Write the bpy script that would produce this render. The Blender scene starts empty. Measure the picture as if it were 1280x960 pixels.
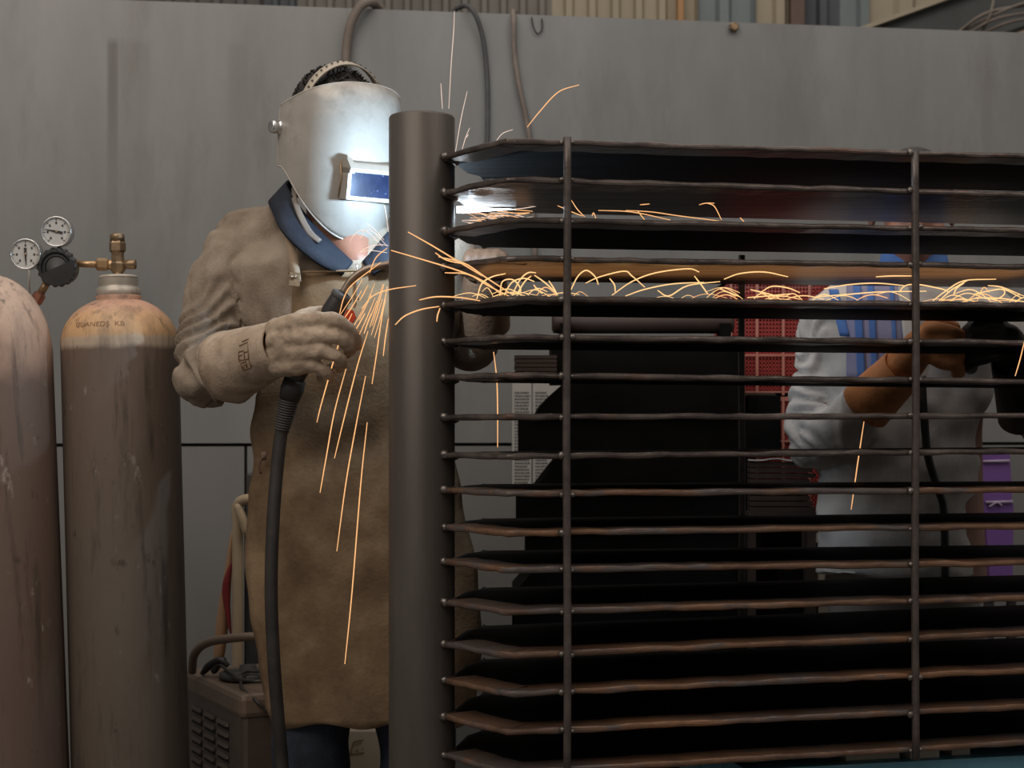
import bpy, bmesh, math, random
from mathutils import Vector, Matrix, noise
from mathutils.bvhtree import BVHTree

PI = math.pi
RND = random.Random(7)
SC = bpy.context.scene
COL = SC.collection
CAMZ, FPX, HY = 1.05, 2000.0, 532.0


def P(x, y, d):
    """point of the workshop (metres) from a measured bearing and its distance from the camera plane"""
    return Vector(((x - 640.0) / FPX * d, d, CAMZ + (HY - y) / FPX * d))


# ------------------------------------------------------------------ camera, world, lamps, exposure
cam_d = bpy.data.cameras.new('camera')
cam = bpy.data.objects.new('camera', cam_d)
COL.objects.link(cam)
cam.location = (0, 0, CAMZ)
cam.rotation_euler = (PI / 2, 0, 0)
cam_d.sensor_width = 36.0
cam_d.lens = FPX / 1280 * 36.0
cam_d.shift_y = (HY - 480.0) / 1280.0
cam_d.clip_start = 0.05
cam_d.dof.use_dof = True
cam_d.dof.focus_distance = 2.8
cam_d.dof.aperture_fstop = 6.3
SC.camera = cam

w = bpy.data.worlds.new('hall_ambience')
SC.world = w
w.use_nodes = True
w.node_tree.nodes['Background'].inputs[0].default_value = (0.92, 0.88, 0.84, 1)
w.node_tree.nodes['Background'].inputs[1].default_value = 0.21

SC.view_settings.view_transform = 'Standard'
SC.view_settings.look = 'None'
SC.view_settings.gamma = 1.0
SC.view_settings.use_curve_mapping = False
SC.view_settings.exposure = 0.0


def area(name, loc, target, sx, sy, power, col):
    d = bpy.data.lights.new(name, 'AREA')
    d.shape = 'RECTANGLE'
    d.size, d.size_y, d.energy, d.color = sx, sy, power, col
    o = bpy.data.objects.new(name, d)
    COL.objects.link(o)
    o.location = loc
    o.rotation_euler = (Vector(target) - Vector(loc)).to_track_quat('-Z', 'Y').to_euler()
    return o


def point(name, loc, power, col, rad):
    d = bpy.data.lights.new(name, 'POINT')
    d.energy, d.color, d.shadow_soft_size = power, col, rad
    o = bpy.data.objects.new(name, d)
    COL.objects.link(o)
    o.location = loc
    return o


# unseen hall lamps, assumed overhead; front and middle ones hung low for falloff
area('hall_lamp_front', (-1.7, 0.3, 3.7), (-0.5, 3.3, 1.5), 3.2, 2.0, 66, (1.0, 0.89, 0.78))
area('hall_lamp_overhead', (0.1, 2.5, 3.9), (0.1, 3.3, 0.8), 4.0, 1.6, 38, (1.0, 0.92, 0.85))
area('hall_lamp_right', (3.2, 0.9, 4.0), (0.9, 3.5, 1.4), 2.6, 2.0, 20, (1.0, 0.9, 0.82))
area('hall_lamp_rear', (0.6, 5.4, 5.0), (0.6, 6.9, 2.4), 3.4, 0.8, 24, (1.0, 0.93, 0.84))
# the welding arc behind the post, plus an added lamp for its glare
point('welding_arc_light', P(514, 246, 2.845), 6.2, (0.55, 0.78, 1.0), 0.01)
point('arc_glare_light', P(588, 263, 2.86), 0.25, (0.66, 0.84, 1.0), 0.008)
# added strip lamp for the fifth shelf's spark glow, thrown up under the fourth
g0, g1 = P(600, 360, 2.76), P(1290, 360, 2.93)
gl = area('spark_glow_light', (g0 + g1) / 2, (g0 + g1) / 2 + Vector((0, 0, 1)), (g1 - g0).length, 0.20, 0.32, (1.0, 0.46, 0.16))
gl.rotation_euler = (PI, 0, math.atan2((g1 - g0).y, (g1 - g0).x))


# ------------------------------------------------------------------ helpers
class MB:
    def __init__(self):
        self.v, self.f, self.s = [], [], []

    def add(self, vs, fs, smooth=True):
        o = len(self.v)
        self.v += [Vector(p) for p in vs]
        self.f += [tuple(i + o for i in f) for f in fs]
        self.s += [smooth] * len(fs)
        return self

    def box(self, c, s, m=None):
        c = Vector(c)
        hx, hy, hz = s[0] / 2, s[1] / 2, s[2] / 2
        vs = [Vector((x, y, z)) for x in (-hx, hx) for y in (-hy, hy) for z in (-hz, hz)]
        if m is not None:
            vs = [m @ p for p in vs]
        vs = [p + c for p in vs]
        return self.add(vs, [(0, 1, 3, 2), (4, 6, 7, 5), (0, 4, 5, 1), (2, 3, 7, 6), (0, 2, 6, 4), (1, 5, 7, 3)], False)

    def bbox(self, c, s, m=None, b=0.004):
        """box with chamfered edges"""
        bm = bmesh.new()
        bmesh.ops.create_cube(bm, size=1.0)
        for q in bm.verts:
            q.co = Vector((q.co.x * s[0], q.co.y * s[1], q.co.z * s[2]))
        bmesh.ops.bevel(bm, geom=bm.edges[:], offset=b, segments=2, affect='EDGES', profile=0.5)
        bm.verts.index_update()
        vs = [q.co.copy() for q in bm.verts]
        fs = [[q.index for q in f.verts] for f in bm.faces]
        bm.free()
        if m is not None:
            vs = [m @ p for p in vs]
        c = Vector(c)
        return self.add([p + c for p in vs], fs, False)

    def rings(self, rings, cap0=True, cap1=True, closed=True, smooth=True):
        n = len(rings[0])
        vs = [p for r in rings for p in r]
        fs = []
        for i in range(len(rings) - 1):
            for j in range(n if closed else n - 1):
                k = (j + 1) % n
                fs.append((i * n + j, i * n + k, (i + 1) * n + k, (i + 1) * n + j))
        if cap0:
            fs.append(tuple(range(n - 1, -1, -1)))
        if cap1:
            o = (len(rings) - 1) * n
            fs.append(tuple(o + j for j in range(n)))
        return self.add(vs, fs, smooth)

    def tube(self, pts, rad, n=10, caps=True, smooth=True, flat=1.0, up=None):
        pts = [Vector(p) for p in pts]
        if not hasattr(rad, '__len__'):
            rad = [rad] * len(pts)
        t0 = (pts[1] - pts[0]).normalized()
        u = Vector(up) if up is not None else (Vector((0, 0, 1)) if abs(t0.z) < 0.9 else Vector((0, 1, 0)))
        rings = []
        for i, p in enumerate(pts):
            a = pts[max(i - 1, 0)]
            b = pts[min(i + 1, len(pts) - 1)]
            t = (b - a).normalized()
            u = (u - t * u.dot(t)).normalized()
            s = t.cross(u)
            rings.append([p + u * (math.cos(2 * PI * j / n) * rad[i]) + s * (math.sin(2 * PI * j / n) * rad[i] * flat) for j in range(n)])
        return self.rings(rings, caps, caps, True, smooth)

    def capsule(self, pts, rad, n=14, flat=1.0, up=None):
        """tube with rounded ends"""
        pts = [Vector(p) for p in pts]
        if not hasattr(rad, '__len__'):
            rad = [rad] * len(pts)
        d0 = (pts[0] - pts[1]).normalized()
        d1 = (pts[-1] - pts[-2]).normalized()
        r0, r1 = rad[0], rad[-1]
        pp = [pts[0] + d0 * r0 * q for q in (0.98, 0.85, 0.5)] + pts + [pts[-1] + d1 * r1 * q for q in (0.5, 0.85, 0.98)]
        rr = [r0 * q for q in (0.2, 0.53, 0.866)] + list(rad) + [r1 * q for q in (0.866, 0.53, 0.2)]
        return self.tube(pp, rr, n, True, True, flat, up)

    def ball(self, c, r, n=14, m=None):
        if not hasattr(r, '__len__'):
            r = (r, r, r)
        c = Vector(c)
        rings = []
        k = max(n // 2, 4)
        for i in range(1, k):
            a = PI * i / k
            ring = [Vector((math.sin(a) * math.cos(2 * PI * j / n) * r[0], math.sin(a) * math.sin(2 * PI * j / n) * r[1], -math.cos(a) * r[2])) for j in range(n)]
            if m is not None:
                ring = [m @ q for q in ring]
            rings.append([q + c for q in ring])
        return self.rings(rings)

    def lathe(self, prof, n=32, m=None, smooth=True, cap0=True, cap1=True, hexa=False):
        """prof: list of (radius, height) about local Z, m maps to place"""
        rings = []
        for r, h in prof:
            ring = [Vector((r * math.cos(2 * PI * j / n), r * math.sin(2 * PI * j / n), h)) for j in range(n)]
            if m is not None:
                ring = [m @ q for q in ring]
            rings.append(ring)
        return self.rings(rings, cap0, cap1, True, smooth)

    def prism(self, poly, z0, z1):
        """vertical prism: poly of (x, y)"""
        n = len(poly)
        vs = [Vector((p[0], p[1], z0)) for p in poly] + [Vector((p[0], p[1], z1)) for p in poly]
        fs = [tuple(range(n - 1, -1, -1)), tuple(range(n, 2 * n))] + [(i, (i + 1) % n, n + (i + 1) % n, n + i) for i in range(n)]
        return self.add(vs, fs, False)

    def slab(self, front, back):
        """prism between two matching polygons"""
        n = len(front)
        fs = [tuple(range(n)), tuple(range(2 * n - 1, n - 1, -1))] + [(i, n + i, n + (i + 1) % n, (i + 1) % n) for i in range(n)]
        return self.add(list(front) + list(back), fs, False)

    def mesh(self, name, off=Vector((0, 0, 0)), fixn=True):
        me = bpy.data.meshes.new(name)
        me.from_pydata([p - off for p in self.v], [], self.f)
        me.polygons.foreach_set('use_smooth', self.s)
        if fixn:
            bm = bmesh.new()
            bm.from_mesh(me)
            bmesh.ops.recalc_face_normals(bm, faces=bm.faces)
            bm.to_mesh(me)
            bm.free()
        me.update()
        return me

    def build(self, name, mat, parent=None, fixn=True):
        return link(name, self.mesh(name, origin(parent), fixn), mat, parent)


def origin(o):
    v = Vector((0, 0, 0))
    while o is not None:
        v += o.location
        o = o.parent
    return v


def link(name, me, mat, parent=None):
    o = bpy.data.objects.new(name, me)
    COL.objects.link(o)
    if mat is not None:
        me.materials.append(mat)
    if parent is not None:
        o.parent = parent
    return o


def tag(o, label, cat=None, group=None, kind=None):
    if label:
        o['label'] = label
    if cat:
        o['category'] = cat
    if group:
        o['group'] = group
    if kind:
        o['kind'] = kind
    return o


def thing(name, label, cat, loc, group=None):
    o = bpy.data.objects.new(name, None)
    o.empty_display_size = 0.05
    COL.objects.link(o)
    o.location = loc
    return tag(o, label, cat, group)


def remesh(mb, voxel, it=4, fac=0.5):
    """one continuous skin over overlapping volumes"""
    me = mb.mesh('tmp')
    o = bpy.data.objects.new('tmp', me)
    COL.objects.link(o)
    md = o.modifiers.new('r', 'REMESH')
    md.mode = 'VOXEL'
    md.voxel_size = voxel
    md.use_smooth_shade = True
    if it:
        sm = o.modifiers.new('s', 'SMOOTH')
        sm.iterations = it
        sm.factor = fac
    dg = bpy.context.evaluated_depsgraph_get()
    out = bpy.data.meshes.new_from_object(o.evaluated_get(dg))
    bpy.data.objects.remove(o)
    bpy.data.meshes.remove(me)
    out.polygons.foreach_set('use_smooth', [True] * len(out.polygons))
    return out


def displace(me, fn):
    me.update()
    nn = [v.normal.copy() for v in me.vertices]
    for v, n in zip(me.vertices, nn):
        v.co += n * fn(v.co, n)
    me.update()


def shift(me, off):
    for v in me.vertices:
        v.co -= off
    me.update()


def solid(o, t, off=0.0):
    md = o.modifiers.new('thickness', 'SOLIDIFY')
    md.thickness = t
    md.offset = off
    return o


def subdiv(o, n=1):
    md = o.modifiers.new('smooth', 'SUBSURF')
    md.levels = md.render_levels = n
    return o


def spline(pts, n=8):
    """Catmull-Rom through points"""
    pts = [Vector(p) for p in pts]
    out = []
    for i in range(len(pts) - 1):
        a = pts[i - 1] if i else pts[0] * 2 - pts[1]
        b, c = pts[i], pts[i + 1]
        d = pts[i + 2] if i + 2 < len(pts) else c * 2 - b
        for k in range(n):
            t = k / n
            out.append(0.5 * ((2 * b) + (c - a) * t + (2 * a - 5 * b + 4 * c - d) * t * t + (3 * b - a - 3 * c + d) * t ** 3))
    out.append(pts[-1])
    return out


def lerp_tab(tab, x):
    if x <= tab[0][0]:
        return tab[0][1]
    for (a, p), (b, q) in zip(tab, tab[1:]):
        if x <= b:
            t = (x - a) / (b - a)
            t = t * t * (3 - 2 * t)
            return p + (q - p) * t
    return tab[-1][1]


def frame(loc, zdir, xhint=(1, 0, 0)):
    z = Vector(zdir).normalized()
    x = Vector(xhint)
    x = (x - z * x.dot(z)).normalized()
    y = z.cross(x)
    m = Matrix((x, y, z)).transposed().to_4x4()
    m.translation = Vector(loc)
    return m


# ------------------------------------------------------------------ materials
def node_mat(name):
    m = bpy.data.materials.new(name)
    m.use_nodes = True
    nt = m.node_tree
    return m, nt, nt.nodes['Principled BSDF']


def rgb(c):
    return (c[0], c[1], c[2], 1)


def surf(name, c1, c2, scale=6.0, rough=0.6, metal=0.0, bump=0.0, bscale=60.0, stretch=(1, 1, 1), c3=None, s3=3.0, t3=(0.58, 0.68),
         spec=0.5, detail=5.0, ramp=(0.35, 0.65), rvar=0.0):
    m, nt, b = node_mat(name)
    N, L = nt.nodes, nt.links
    tc = N.new('ShaderNodeTexCoord')
    mp = N.new('ShaderNodeMapping')
    mp.inputs['Scale'].default_value = stretch
    L.new(tc.outputs['Object'], mp.inputs[0])
    n1 = N.new('ShaderNodeTexNoise')
    n1.inputs['Scale'].default_value = scale
    n1.inputs['Detail'].default_value = detail
    n1.inputs['Roughness'].default_value = 0.62
    L.new(mp.outputs[0], n1.inputs['Vector'])
    r1 = N.new('ShaderNodeValToRGB')
    r1.color_ramp.elements[0].position = ramp[0]
    r1.color_ramp.elements[1].position = ramp[1]
    r1.color_ramp.elements[0].color = rgb(c1)
    r1.color_ramp.elements[1].color = rgb(c2)
    L.new(n1.outputs['Fac'], r1.inputs[0])
    colour = r1.outputs[0]
    if c3 is not None:
        n3 = N.new('ShaderNodeTexNoise')
        n3.inputs['Scale'].default_value = s3
        n3.inputs['Detail'].default_value = 8.0
        n3.inputs['Roughness'].default_value = 0.7
        L.new(mp.outputs[0], n3.inputs['Vector'])
        r3 = N.new('ShaderNodeValToRGB')
        r3.color_ramp.elements[0].position, r3.color_ramp.elements[1].position = t3
        L.new(n3.outputs['Fac'], r3.inputs[0])
        mx = N.new('ShaderNodeMix')
        mx.data_type = 'RGBA'
        L.new(r3.outputs[0], mx.inputs[0])
        L.new(colour, mx.inputs[6])
        mx.inputs[7].default_value = rgb(c3)
        colour = mx.outputs[2]
    L.new(colour, b.inputs['Base Color'])
    b.inputs['Roughness'].default_value = rough
    if rvar:
        mr = N.new('ShaderNodeMapRange')
        mr.inputs[3].default_value, mr.inputs[4].default_value = rough - rvar, rough + rvar
        L.new(n1.outputs['Fac'], mr.inputs[0])
        L.new(mr.outputs[0], b.inputs['Roughness'])
    b.inputs['Metallic'].default_value = metal
    b.inputs['Specular IOR Level'].default_value = spec
    if bump:
        nb = N.new('ShaderNodeTexNoise')
        nb.inputs['Scale'].default_value = bscale
        nb.inputs['Detail'].default_value = 4.0
        L.new(mp.outputs[0], nb.inputs['Vector'])
        bp = N.new('ShaderNodeBump')
        bp.inputs['Strength'].default_value = bump
        bp.inputs['Distance'].default_value = 0.004
        L.new(nb.outputs['Fac'], bp.inputs['Height'])
        L.new(bp.outputs[0], b.inputs['Normal'])
    return m


def glow(name, c, s):
    m, nt, b = node_mat(name)
    b.inputs['Base Color'].default_value = (0, 0, 0, 1)
    b.inputs['Emission Color'].default_value = rgb(c)
    b.inputs['Emission Strength'].default_value = s
    return m


def banded(name, stops, zlen, noise_amt, c_dirt, c_scr, rough=0.6, spot=None):
    """paint that changes with height on a cylinder, scuffed and stained lengthwise; stops: (height m, colour)"""
    m, nt, b = node_mat(name)
    N, L = nt.nodes, nt.links
    tc = N.new('ShaderNodeTexCoord')
    sx = N.new('ShaderNodeSeparateXYZ')
    L.new(tc.outputs['Object'], sx.inputs[0])
    n0 = N.new('ShaderNodeTexNoise')
    n0.inputs['Scale'].default_value = 26
    n0.inputs['Detail'].default_value = 6
    L.new(tc.outputs['Object'], n0.inputs['Vector'])
    ma = N.new('ShaderNodeMath')
    ma.operation = 'MULTIPLY_ADD'
    L.new(n0.outputs['Fac'], ma.inputs[0])
    ma.inputs[1].default_value = noise_amt
    L.new(sx.outputs['Z'], ma.inputs[2])
    dv = N.new('ShaderNodeMath')
    dv.operation = 'DIVIDE'
    L.new(ma.outputs[0], dv.inputs[0])
    dv.inputs[1].default_value = zlen
    rp = N.new('ShaderNodeValToRGB')
    el = rp.color_ramp.elements
    el[0].position, el[0].color = stops[0][0] / zlen, rgb(stops[0][1])
    el[1].position, el[1].color = stops[-1][0] / zlen, rgb(stops[-1][1])
    for h, c in stops[1:-1]:
        e = el.new(h / zlen)
        e.color = rgb(c)
    L.new(dv.outputs[0], rp.inputs[0])
    colour = rp.outputs[0]
    for sc, st, c, t in ((5.0, (3, 3, 0.7), c_dirt, (0.46, 0.68)), (16.0, (2.5, 2.5, 0.25), [q * 0.4 for q in c_dirt], (0.54, 0.68)), (30.0, (1, 1, 0.6), [q * 0.4 for q in c_dirt], (0.62, 0.68)), (26.0, (1, 1, 0.45), c_scr, (0.62, 0.69))):
        mp = N.new('ShaderNodeMapping')
        mp.inputs['Scale'].default_value = st
        L.new(tc.outputs['Object'], mp.inputs[0])
        nn = N.new('ShaderNodeTexNoise')
        nn.inputs['Scale'].default_value = sc
        nn.inputs['Detail'].default_value = 9
        nn.inputs['Roughness'].default_value = 0.68
        L.new(mp.outputs[0], nn.inputs['Vector'])
        rr = N.new('ShaderNodeValToRGB')
        rr.color_ramp.elements[0].position, rr.color_ramp.elements[1].position = t
        rr.color_ramp.elements[1].color = (0.75, 0.75, 0.75, 1)
        L.new(nn.outputs['Fac'], rr.inputs[0])
        mx = N.new('ShaderNodeMix')
        mx.data_type = 'RGBA'
        L.new(rr.outputs[0], mx.inputs[0])
        L.new(colour, mx.inputs[6])
        mx.inputs[7].default_value = rgb(c)
        colour = mx.outputs[2]
    L.new(colour, b.inputs['Base Color'])
    b.inputs['Roughness'].default_value = rough
    bp = N.new('ShaderNodeBump')
    bp.inputs['Strength'].default_value = 0.25
    bp.inputs['Distance'].default_value = 0.003
    L.new(n0.outputs['Fac'], bp.inputs['Height'])
    L.new(bp.outputs[0], b.inputs['Normal'])
    return m


M = {}
M['screen'] = surf('brushed_grey_steel_sheet', (0.182, 0.184, 0.180), (0.235, 0.236, 0.230), 2.2, 0.5, 0.25, 0.05, 30, (1.6, 1.6, 0.45), (0.15, 0.14, 0.128), 3.0, (0.55, 0.8))
M['screen_low'] = surf('grey_steel_lower_sheet', (0.168, 0.166, 0.160), (0.20, 0.197, 0.19), 2.0, 0.55, 0.2, 0.05, 30, (1, 1, 0.5))
M['corr_grey'] = surf('dull_grey_cladding', (0.17, 0.155, 0.135), (0.21, 0.19, 0.165), 3, 0.6)
M['corr_dark'] = surf('dark_grey_cladding', (0.10, 0.095, 0.09), (0.13, 0.12, 0.11), 3, 0.6)
M['corr_beige'] = surf('cream_cladding', (0.34, 0.29, 0.21), (0.40, 0.34, 0.25), 3, 0.6)
M['corr_blue'] = surf('pale_blue_grey_cladding', (0.16, 0.19, 0.20), (0.20, 0.23, 0.24), 3, 0.6)
M['corr_navy'] = surf('slate_blue_cladding', (0.06, 0.07, 0.085), (0.08, 0.09, 0.10), 3, 0.6)
M['post_brown'] = surf('brown_column_paint', (0.10, 0.065, 0.05), (0.14, 0.09, 0.07), 5, 0.6)
M['post_orange'] = surf('ochre_post_paint', (0.38, 0.2, 0.08), (0.45, 0.25, 0.11), 5, 0.6)
M['beam'] = surf('slate_grey_beam_paint', (0.05, 0.055, 0.055), (0.075, 0.08, 0.08), 4, 0.6)
M['floor'] = surf('oily_concrete_floor', (0.09, 0.08, 0.07), (0.17, 0.155, 0.14), 4, 0.75, 0, 0.2, 40)
M['pipe'] = surf('mill_scale_pipe_steel', (0.07, 0.058, 0.049), (0.105, 0.09, 0.077), 9, 0.45, 0.35, 0.08, 60, (1, 1, 0.14), (0.11, 0.075, 0.055), 7, (0.62, 0.8), rvar=0.08)
M['bar'] = surf('dark_burnt_bar_steel', (0.07, 0.056, 0.05), (0.17, 0.135, 0.12), 22, 0.31, 0.6, 0.35, 90, (0.5, 1, 1), (0.21, 0.105, 0.055), 9, (0.58, 0.72), rvar=0.12)
M['bar_rust'] = surf('rusty_bar_steel', (0.10, 0.062, 0.045), (0.25, 0.125, 0.062), 14, 0.42, 0.3, 0.5, 90, (0.5, 1, 1), (0.10, 0.082, 0.076), 7, (0.48, 0.56), rvar=0.12)
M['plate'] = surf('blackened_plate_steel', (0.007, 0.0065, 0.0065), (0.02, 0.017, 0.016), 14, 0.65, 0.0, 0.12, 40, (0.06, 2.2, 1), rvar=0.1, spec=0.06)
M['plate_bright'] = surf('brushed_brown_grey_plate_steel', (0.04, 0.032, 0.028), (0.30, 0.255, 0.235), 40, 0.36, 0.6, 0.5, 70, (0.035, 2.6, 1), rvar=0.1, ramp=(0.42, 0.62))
M['rod'] = surf('dark_round_rod_steel', (0.07, 0.056, 0.05), (0.12, 0.095, 0.085), 30, 0.4, 0.4, 0.2, 120, rvar=0.1)
M['weld'] = surf('weld_bead_metal', (0.10, 0.085, 0.075), (0.26, 0.23, 0.21), 80, 0.3, 0.7, 0.3, 200)
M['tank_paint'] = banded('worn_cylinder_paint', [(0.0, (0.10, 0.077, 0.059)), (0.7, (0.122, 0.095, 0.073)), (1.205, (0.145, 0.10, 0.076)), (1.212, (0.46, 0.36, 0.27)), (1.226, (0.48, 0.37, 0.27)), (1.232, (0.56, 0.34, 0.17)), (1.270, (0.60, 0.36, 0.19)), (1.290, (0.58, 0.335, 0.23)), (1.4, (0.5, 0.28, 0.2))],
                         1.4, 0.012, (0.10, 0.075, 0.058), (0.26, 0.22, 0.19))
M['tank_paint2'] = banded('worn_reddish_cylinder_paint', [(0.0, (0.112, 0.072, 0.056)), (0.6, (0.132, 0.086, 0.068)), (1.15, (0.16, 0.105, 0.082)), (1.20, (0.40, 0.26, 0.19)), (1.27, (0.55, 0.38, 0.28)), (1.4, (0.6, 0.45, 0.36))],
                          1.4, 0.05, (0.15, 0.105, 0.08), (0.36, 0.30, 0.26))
M['brass'] = surf('worn_brass', (0.42, 0.26, 0.13), (0.62, 0.42, 0.24), 30, 0.34, 0.75, 0.05, 90)
M['brass_dark'] = surf('tarnished_brass', (0.20, 0.135, 0.08), (0.32, 0.22, 0.13), 40, 0.4, 0.7, 0.1, 90)
M['copper'] = surf('reddish_copper_nut', (0.20, 0.075, 0.045), (0.30, 0.13, 0.08), 40, 0.42, 0.6, 0.1, 90)
M['zinc'] = surf('pale_zinc_ring', (0.42, 0.37, 0.31), (0.62, 0.57, 0.5), 20, 0.42, 0.4, 0.1, 60)
M['chrome'] = surf('bright_chrome', (0.6, 0.6, 0.6), (0.75, 0.75, 0.75), 10, 0.2, 0.9)
M['dial'] = surf('white_dial_face', (0.5, 0.48, 0.45), (0.56, 0.54, 0.5), 10, 0.5)
M['black'] = surf('black_plastic', (0.018, 0.017, 0.017), (0.03, 0.028, 0.027), 20, 0.45)
M['ink'] = surf('dark_ink', (0.025, 0.022, 0.02), (0.04, 0.035, 0.03), 20, 0.6)
M['stamp'] = surf('dark_stamped_letters', (0.20, 0.11, 0.055), (0.26, 0.14, 0.07), 20, 0.6)
M['rubber'] = surf('black_rubber_cable', (0.02, 0.017, 0.016), (0.04, 0.034, 0.03), 20, 0.5, 0, 0.1, 60)
M['hose'] = surf('dusty_grey_hose', (0.15, 0.12, 0.10), (0.21, 0.175, 0.145), 20, 0.65)
M['hose_dark'] = surf('dark_grey_hose', (0.055, 0.055, 0.058), (0.08, 0.08, 0.082), 20, 0.6)
M['helmet'] = surf('scuffed_silver_grey_helmet_shell', (0.36, 0.33, 0.295), (0.47, 0.435, 0.39), 5, 0.33, 0.15, 0.05, 50, (1, 1, 1), (0.24, 0.205, 0.175), 8, (0.5, 0.74), rvar=0.06)
M['helmet_rim'] = surf('helmet_rim_edge', (0.42, 0.39, 0.35), (0.52, 0.48, 0.44), 9, 0.4, 0.1)
M['window_frame'] = surf('grey_plastic_window_frame', (0.30, 0.27, 0.235), (0.38, 0.345, 0.30), 12, 0.45)
M['strapcol'] = surf('pale_headband_plastic', (0.45, 0.39, 0.31), (0.56, 0.49, 0.40), 12, 0.5)
M['hair'] = surf('black_hair', (0.012, 0.010, 0.009), (0.035, 0.028, 0.024), 60, 0.45, 0, 0.6, 150, (1, 1, 3))
M['skin'] = surf('warm_brown_skin', (0.26, 0.115, 0.075), (0.32, 0.15, 0.10), 12, 0.5, 0, 0.06, 200)
M['eye'] = surf('eye_white', (0.6, 0.58, 0.55), (0.65, 0.62, 0.6), 5, 0.2)
M['jacket'] = surf('beige_grey_welding_jacket', (0.26, 0.205, 0.155), (0.38, 0.31, 0.245), 7, 0.85, 0, 0.35, 240, (1, 1, 1), (0.13, 0.095, 0.066), 5, (0.48, 0.76), spec=0.2)
M['collar'] = surf('navy_collar_cloth', (0.011, 0.014, 0.023), (0.018, 0.023, 0.036), 20, 0.75, 0, 0.3, 300, spec=0.3)
M['apron'] = surf('stained_brown_suede_apron', (0.165, 0.106, 0.060), (0.285, 0.195, 0.115), 8, 0.85, 0, 0.25, 160, (1, 1, 1), (0.10, 0.064, 0.039), 6.5, (0.44, 0.72), spec=0.2)
M['apron_top'] = surf('suede_strap', (0.30, 0.22, 0.15), (0.38, 0.29, 0.21), 8, 0.85, 0, 0.3, 160, spec=0.2)
M['glove'] = surf('pale_tan_leather_glove', (0.34, 0.255, 0.185), (0.48, 0.375, 0.28), 14, 0.75, 0, 0.3, 190, (1, 1, 1), (0.16, 0.105, 0.07), 9, (0.55, 0.78), spec=0.3)
M['glove_dark'] = surf('spark_tinted_brown_leather', (0.12, 0.062, 0.034), (0.18, 0.10, 0.058), 16, 0.6, 0, 0.3, 160)  # brown leather; orange spark glow on the left glove put into this colour
M['glove_orange'] = surf('orange_brown_leather_glove', (0.62, 0.23, 0.075), (0.75, 0.32, 0.12), 9, 0.65, 0, 0.25, 150, (1, 1, 1), (0.16, 0.06, 0.03), 7, (0.56, 0.72))
M['glove_black'] = surf('sooty_black_leather_glove', (0.02, 0.017, 0.015), (0.06, 0.045, 0.036), 9, 0.5, 0, 0.25, 150)
M['jeans'] = surf('dark_navy_denim', (0.010, 0.014, 0.024), (0.022, 0.03, 0.048), 30, 0.8, 0, 0.3, 300)
M['boot'] = surf('black_boot_leather', (0.02, 0.017, 0.015), (0.035, 0.03, 0.026), 20, 0.5)
M['trigger'] = surf('red_trigger_plastic', (0.5, 0.05, 0.02), (0.6, 0.07, 0.03), 10, 0.4)
M['neck'] = surf('smoky_brass_swan_neck', (0.20, 0.15, 0.11), (0.30, 0.24, 0.19), 30, 0.35, 0.7)
M['coat'] = surf('pale_grey_work_jacket', (0.48, 0.45, 0.425), (0.60, 0.565, 0.535), 7, 0.85, 0, 0.2, 240, (1, 1, 1), (0.30, 0.27, 0.25), 6, (0.55, 0.8), spec=0.2)
M['blue'] = surf('bright_blue_cloth', (0.06, 0.15, 0.42), (0.09, 0.2, 0.5), 12, 0.8)
M['lilac'] = surf('lilac_shirt_cloth', (0.24, 0.23, 0.36), (0.30, 0.29, 0.42), 12, 0.8)
M['trousers2'] = surf('dusty_brown_grey_trousers', (0.20, 0.17, 0.15), (0.27, 0.23, 0.205), 8, 0.85, 0, 0.2, 200)
M['machine'] = surf('sooty_black_machine_paint', (0.004, 0.0037, 0.0036), (0.008, 0.007, 0.0065), 8, 0.8, 0, 0.1, 40, spec=0.06)
M['roller'] = surf('dark_red_brown_roller', (0.035, 0.018, 0.015), (0.05, 0.028, 0.022), 8, 0.6)
M['dplate'] = surf('dark_brown_stacked_plate', (0.05, 0.032, 0.026), (0.075, 0.05, 0.04), 14, 0.55, 0.3)
M['crate'] = surf('red_crate_plastic', (0.30, 0.035, 0.03), (0.38, 0.05, 0.042), 8, 0.5)
M['crate_line'] = surf('faded_crate_rib_plastic', (0.44, 0.17, 0.13), (0.5, 0.21, 0.17), 8, 0.5)
M['purple'] = surf('purple_plastic', (0.17, 0.075, 0.30), (0.22, 0.10, 0.36), 8, 0.45)
M['purple_rim'] = surf('scuffed_lilac_rim', (0.42, 0.33, 0.46), (0.5, 0.41, 0.54), 8, 0.5)
M['paper'] = surf('grey_white_paper', (0.34, 0.33, 0.31), (0.40, 0.39, 0.37), 6, 0.8)
M['bench'] = surf('blue_bench_paint', (0.07, 0.20, 0.27), (0.11, 0.28, 0.36), 7, 0.5, 0, 0.1, 50, (1, 1, 1), (0.13, 0.12, 0.10), 8, (0.6, 0.7))
M['wood'] = surf('grey_tan_wood_block', (0.30, 0.26, 0.2), (0.40, 0.35, 0.28), 12, 0.8, 0, 0.2, 60, (0.2, 1, 1))
M['welder_box'] = surf('dull_brown_enamel', (0.085, 0.06, 0.046), (0.125, 0.09, 0.07), 7, 0.4, 0.15, 0.1, 60, (1, 1, 1), (0.18, 0.11, 0.075), 8, (0.6, 0.75))
M['welder_lid'] = surf('brown_lid_enamel', (0.16, 0.11, 0.08), (0.21, 0.15, 0.11), 9, 0.45, 0.1, 0.1, 60)
M['slot'] = surf('near_black_slot', (0.008, 0.007, 0.006), (0.014, 0.012, 0.01), 9, 0.8)  # near-black, for slots, recess, hook and backing sheet
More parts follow.
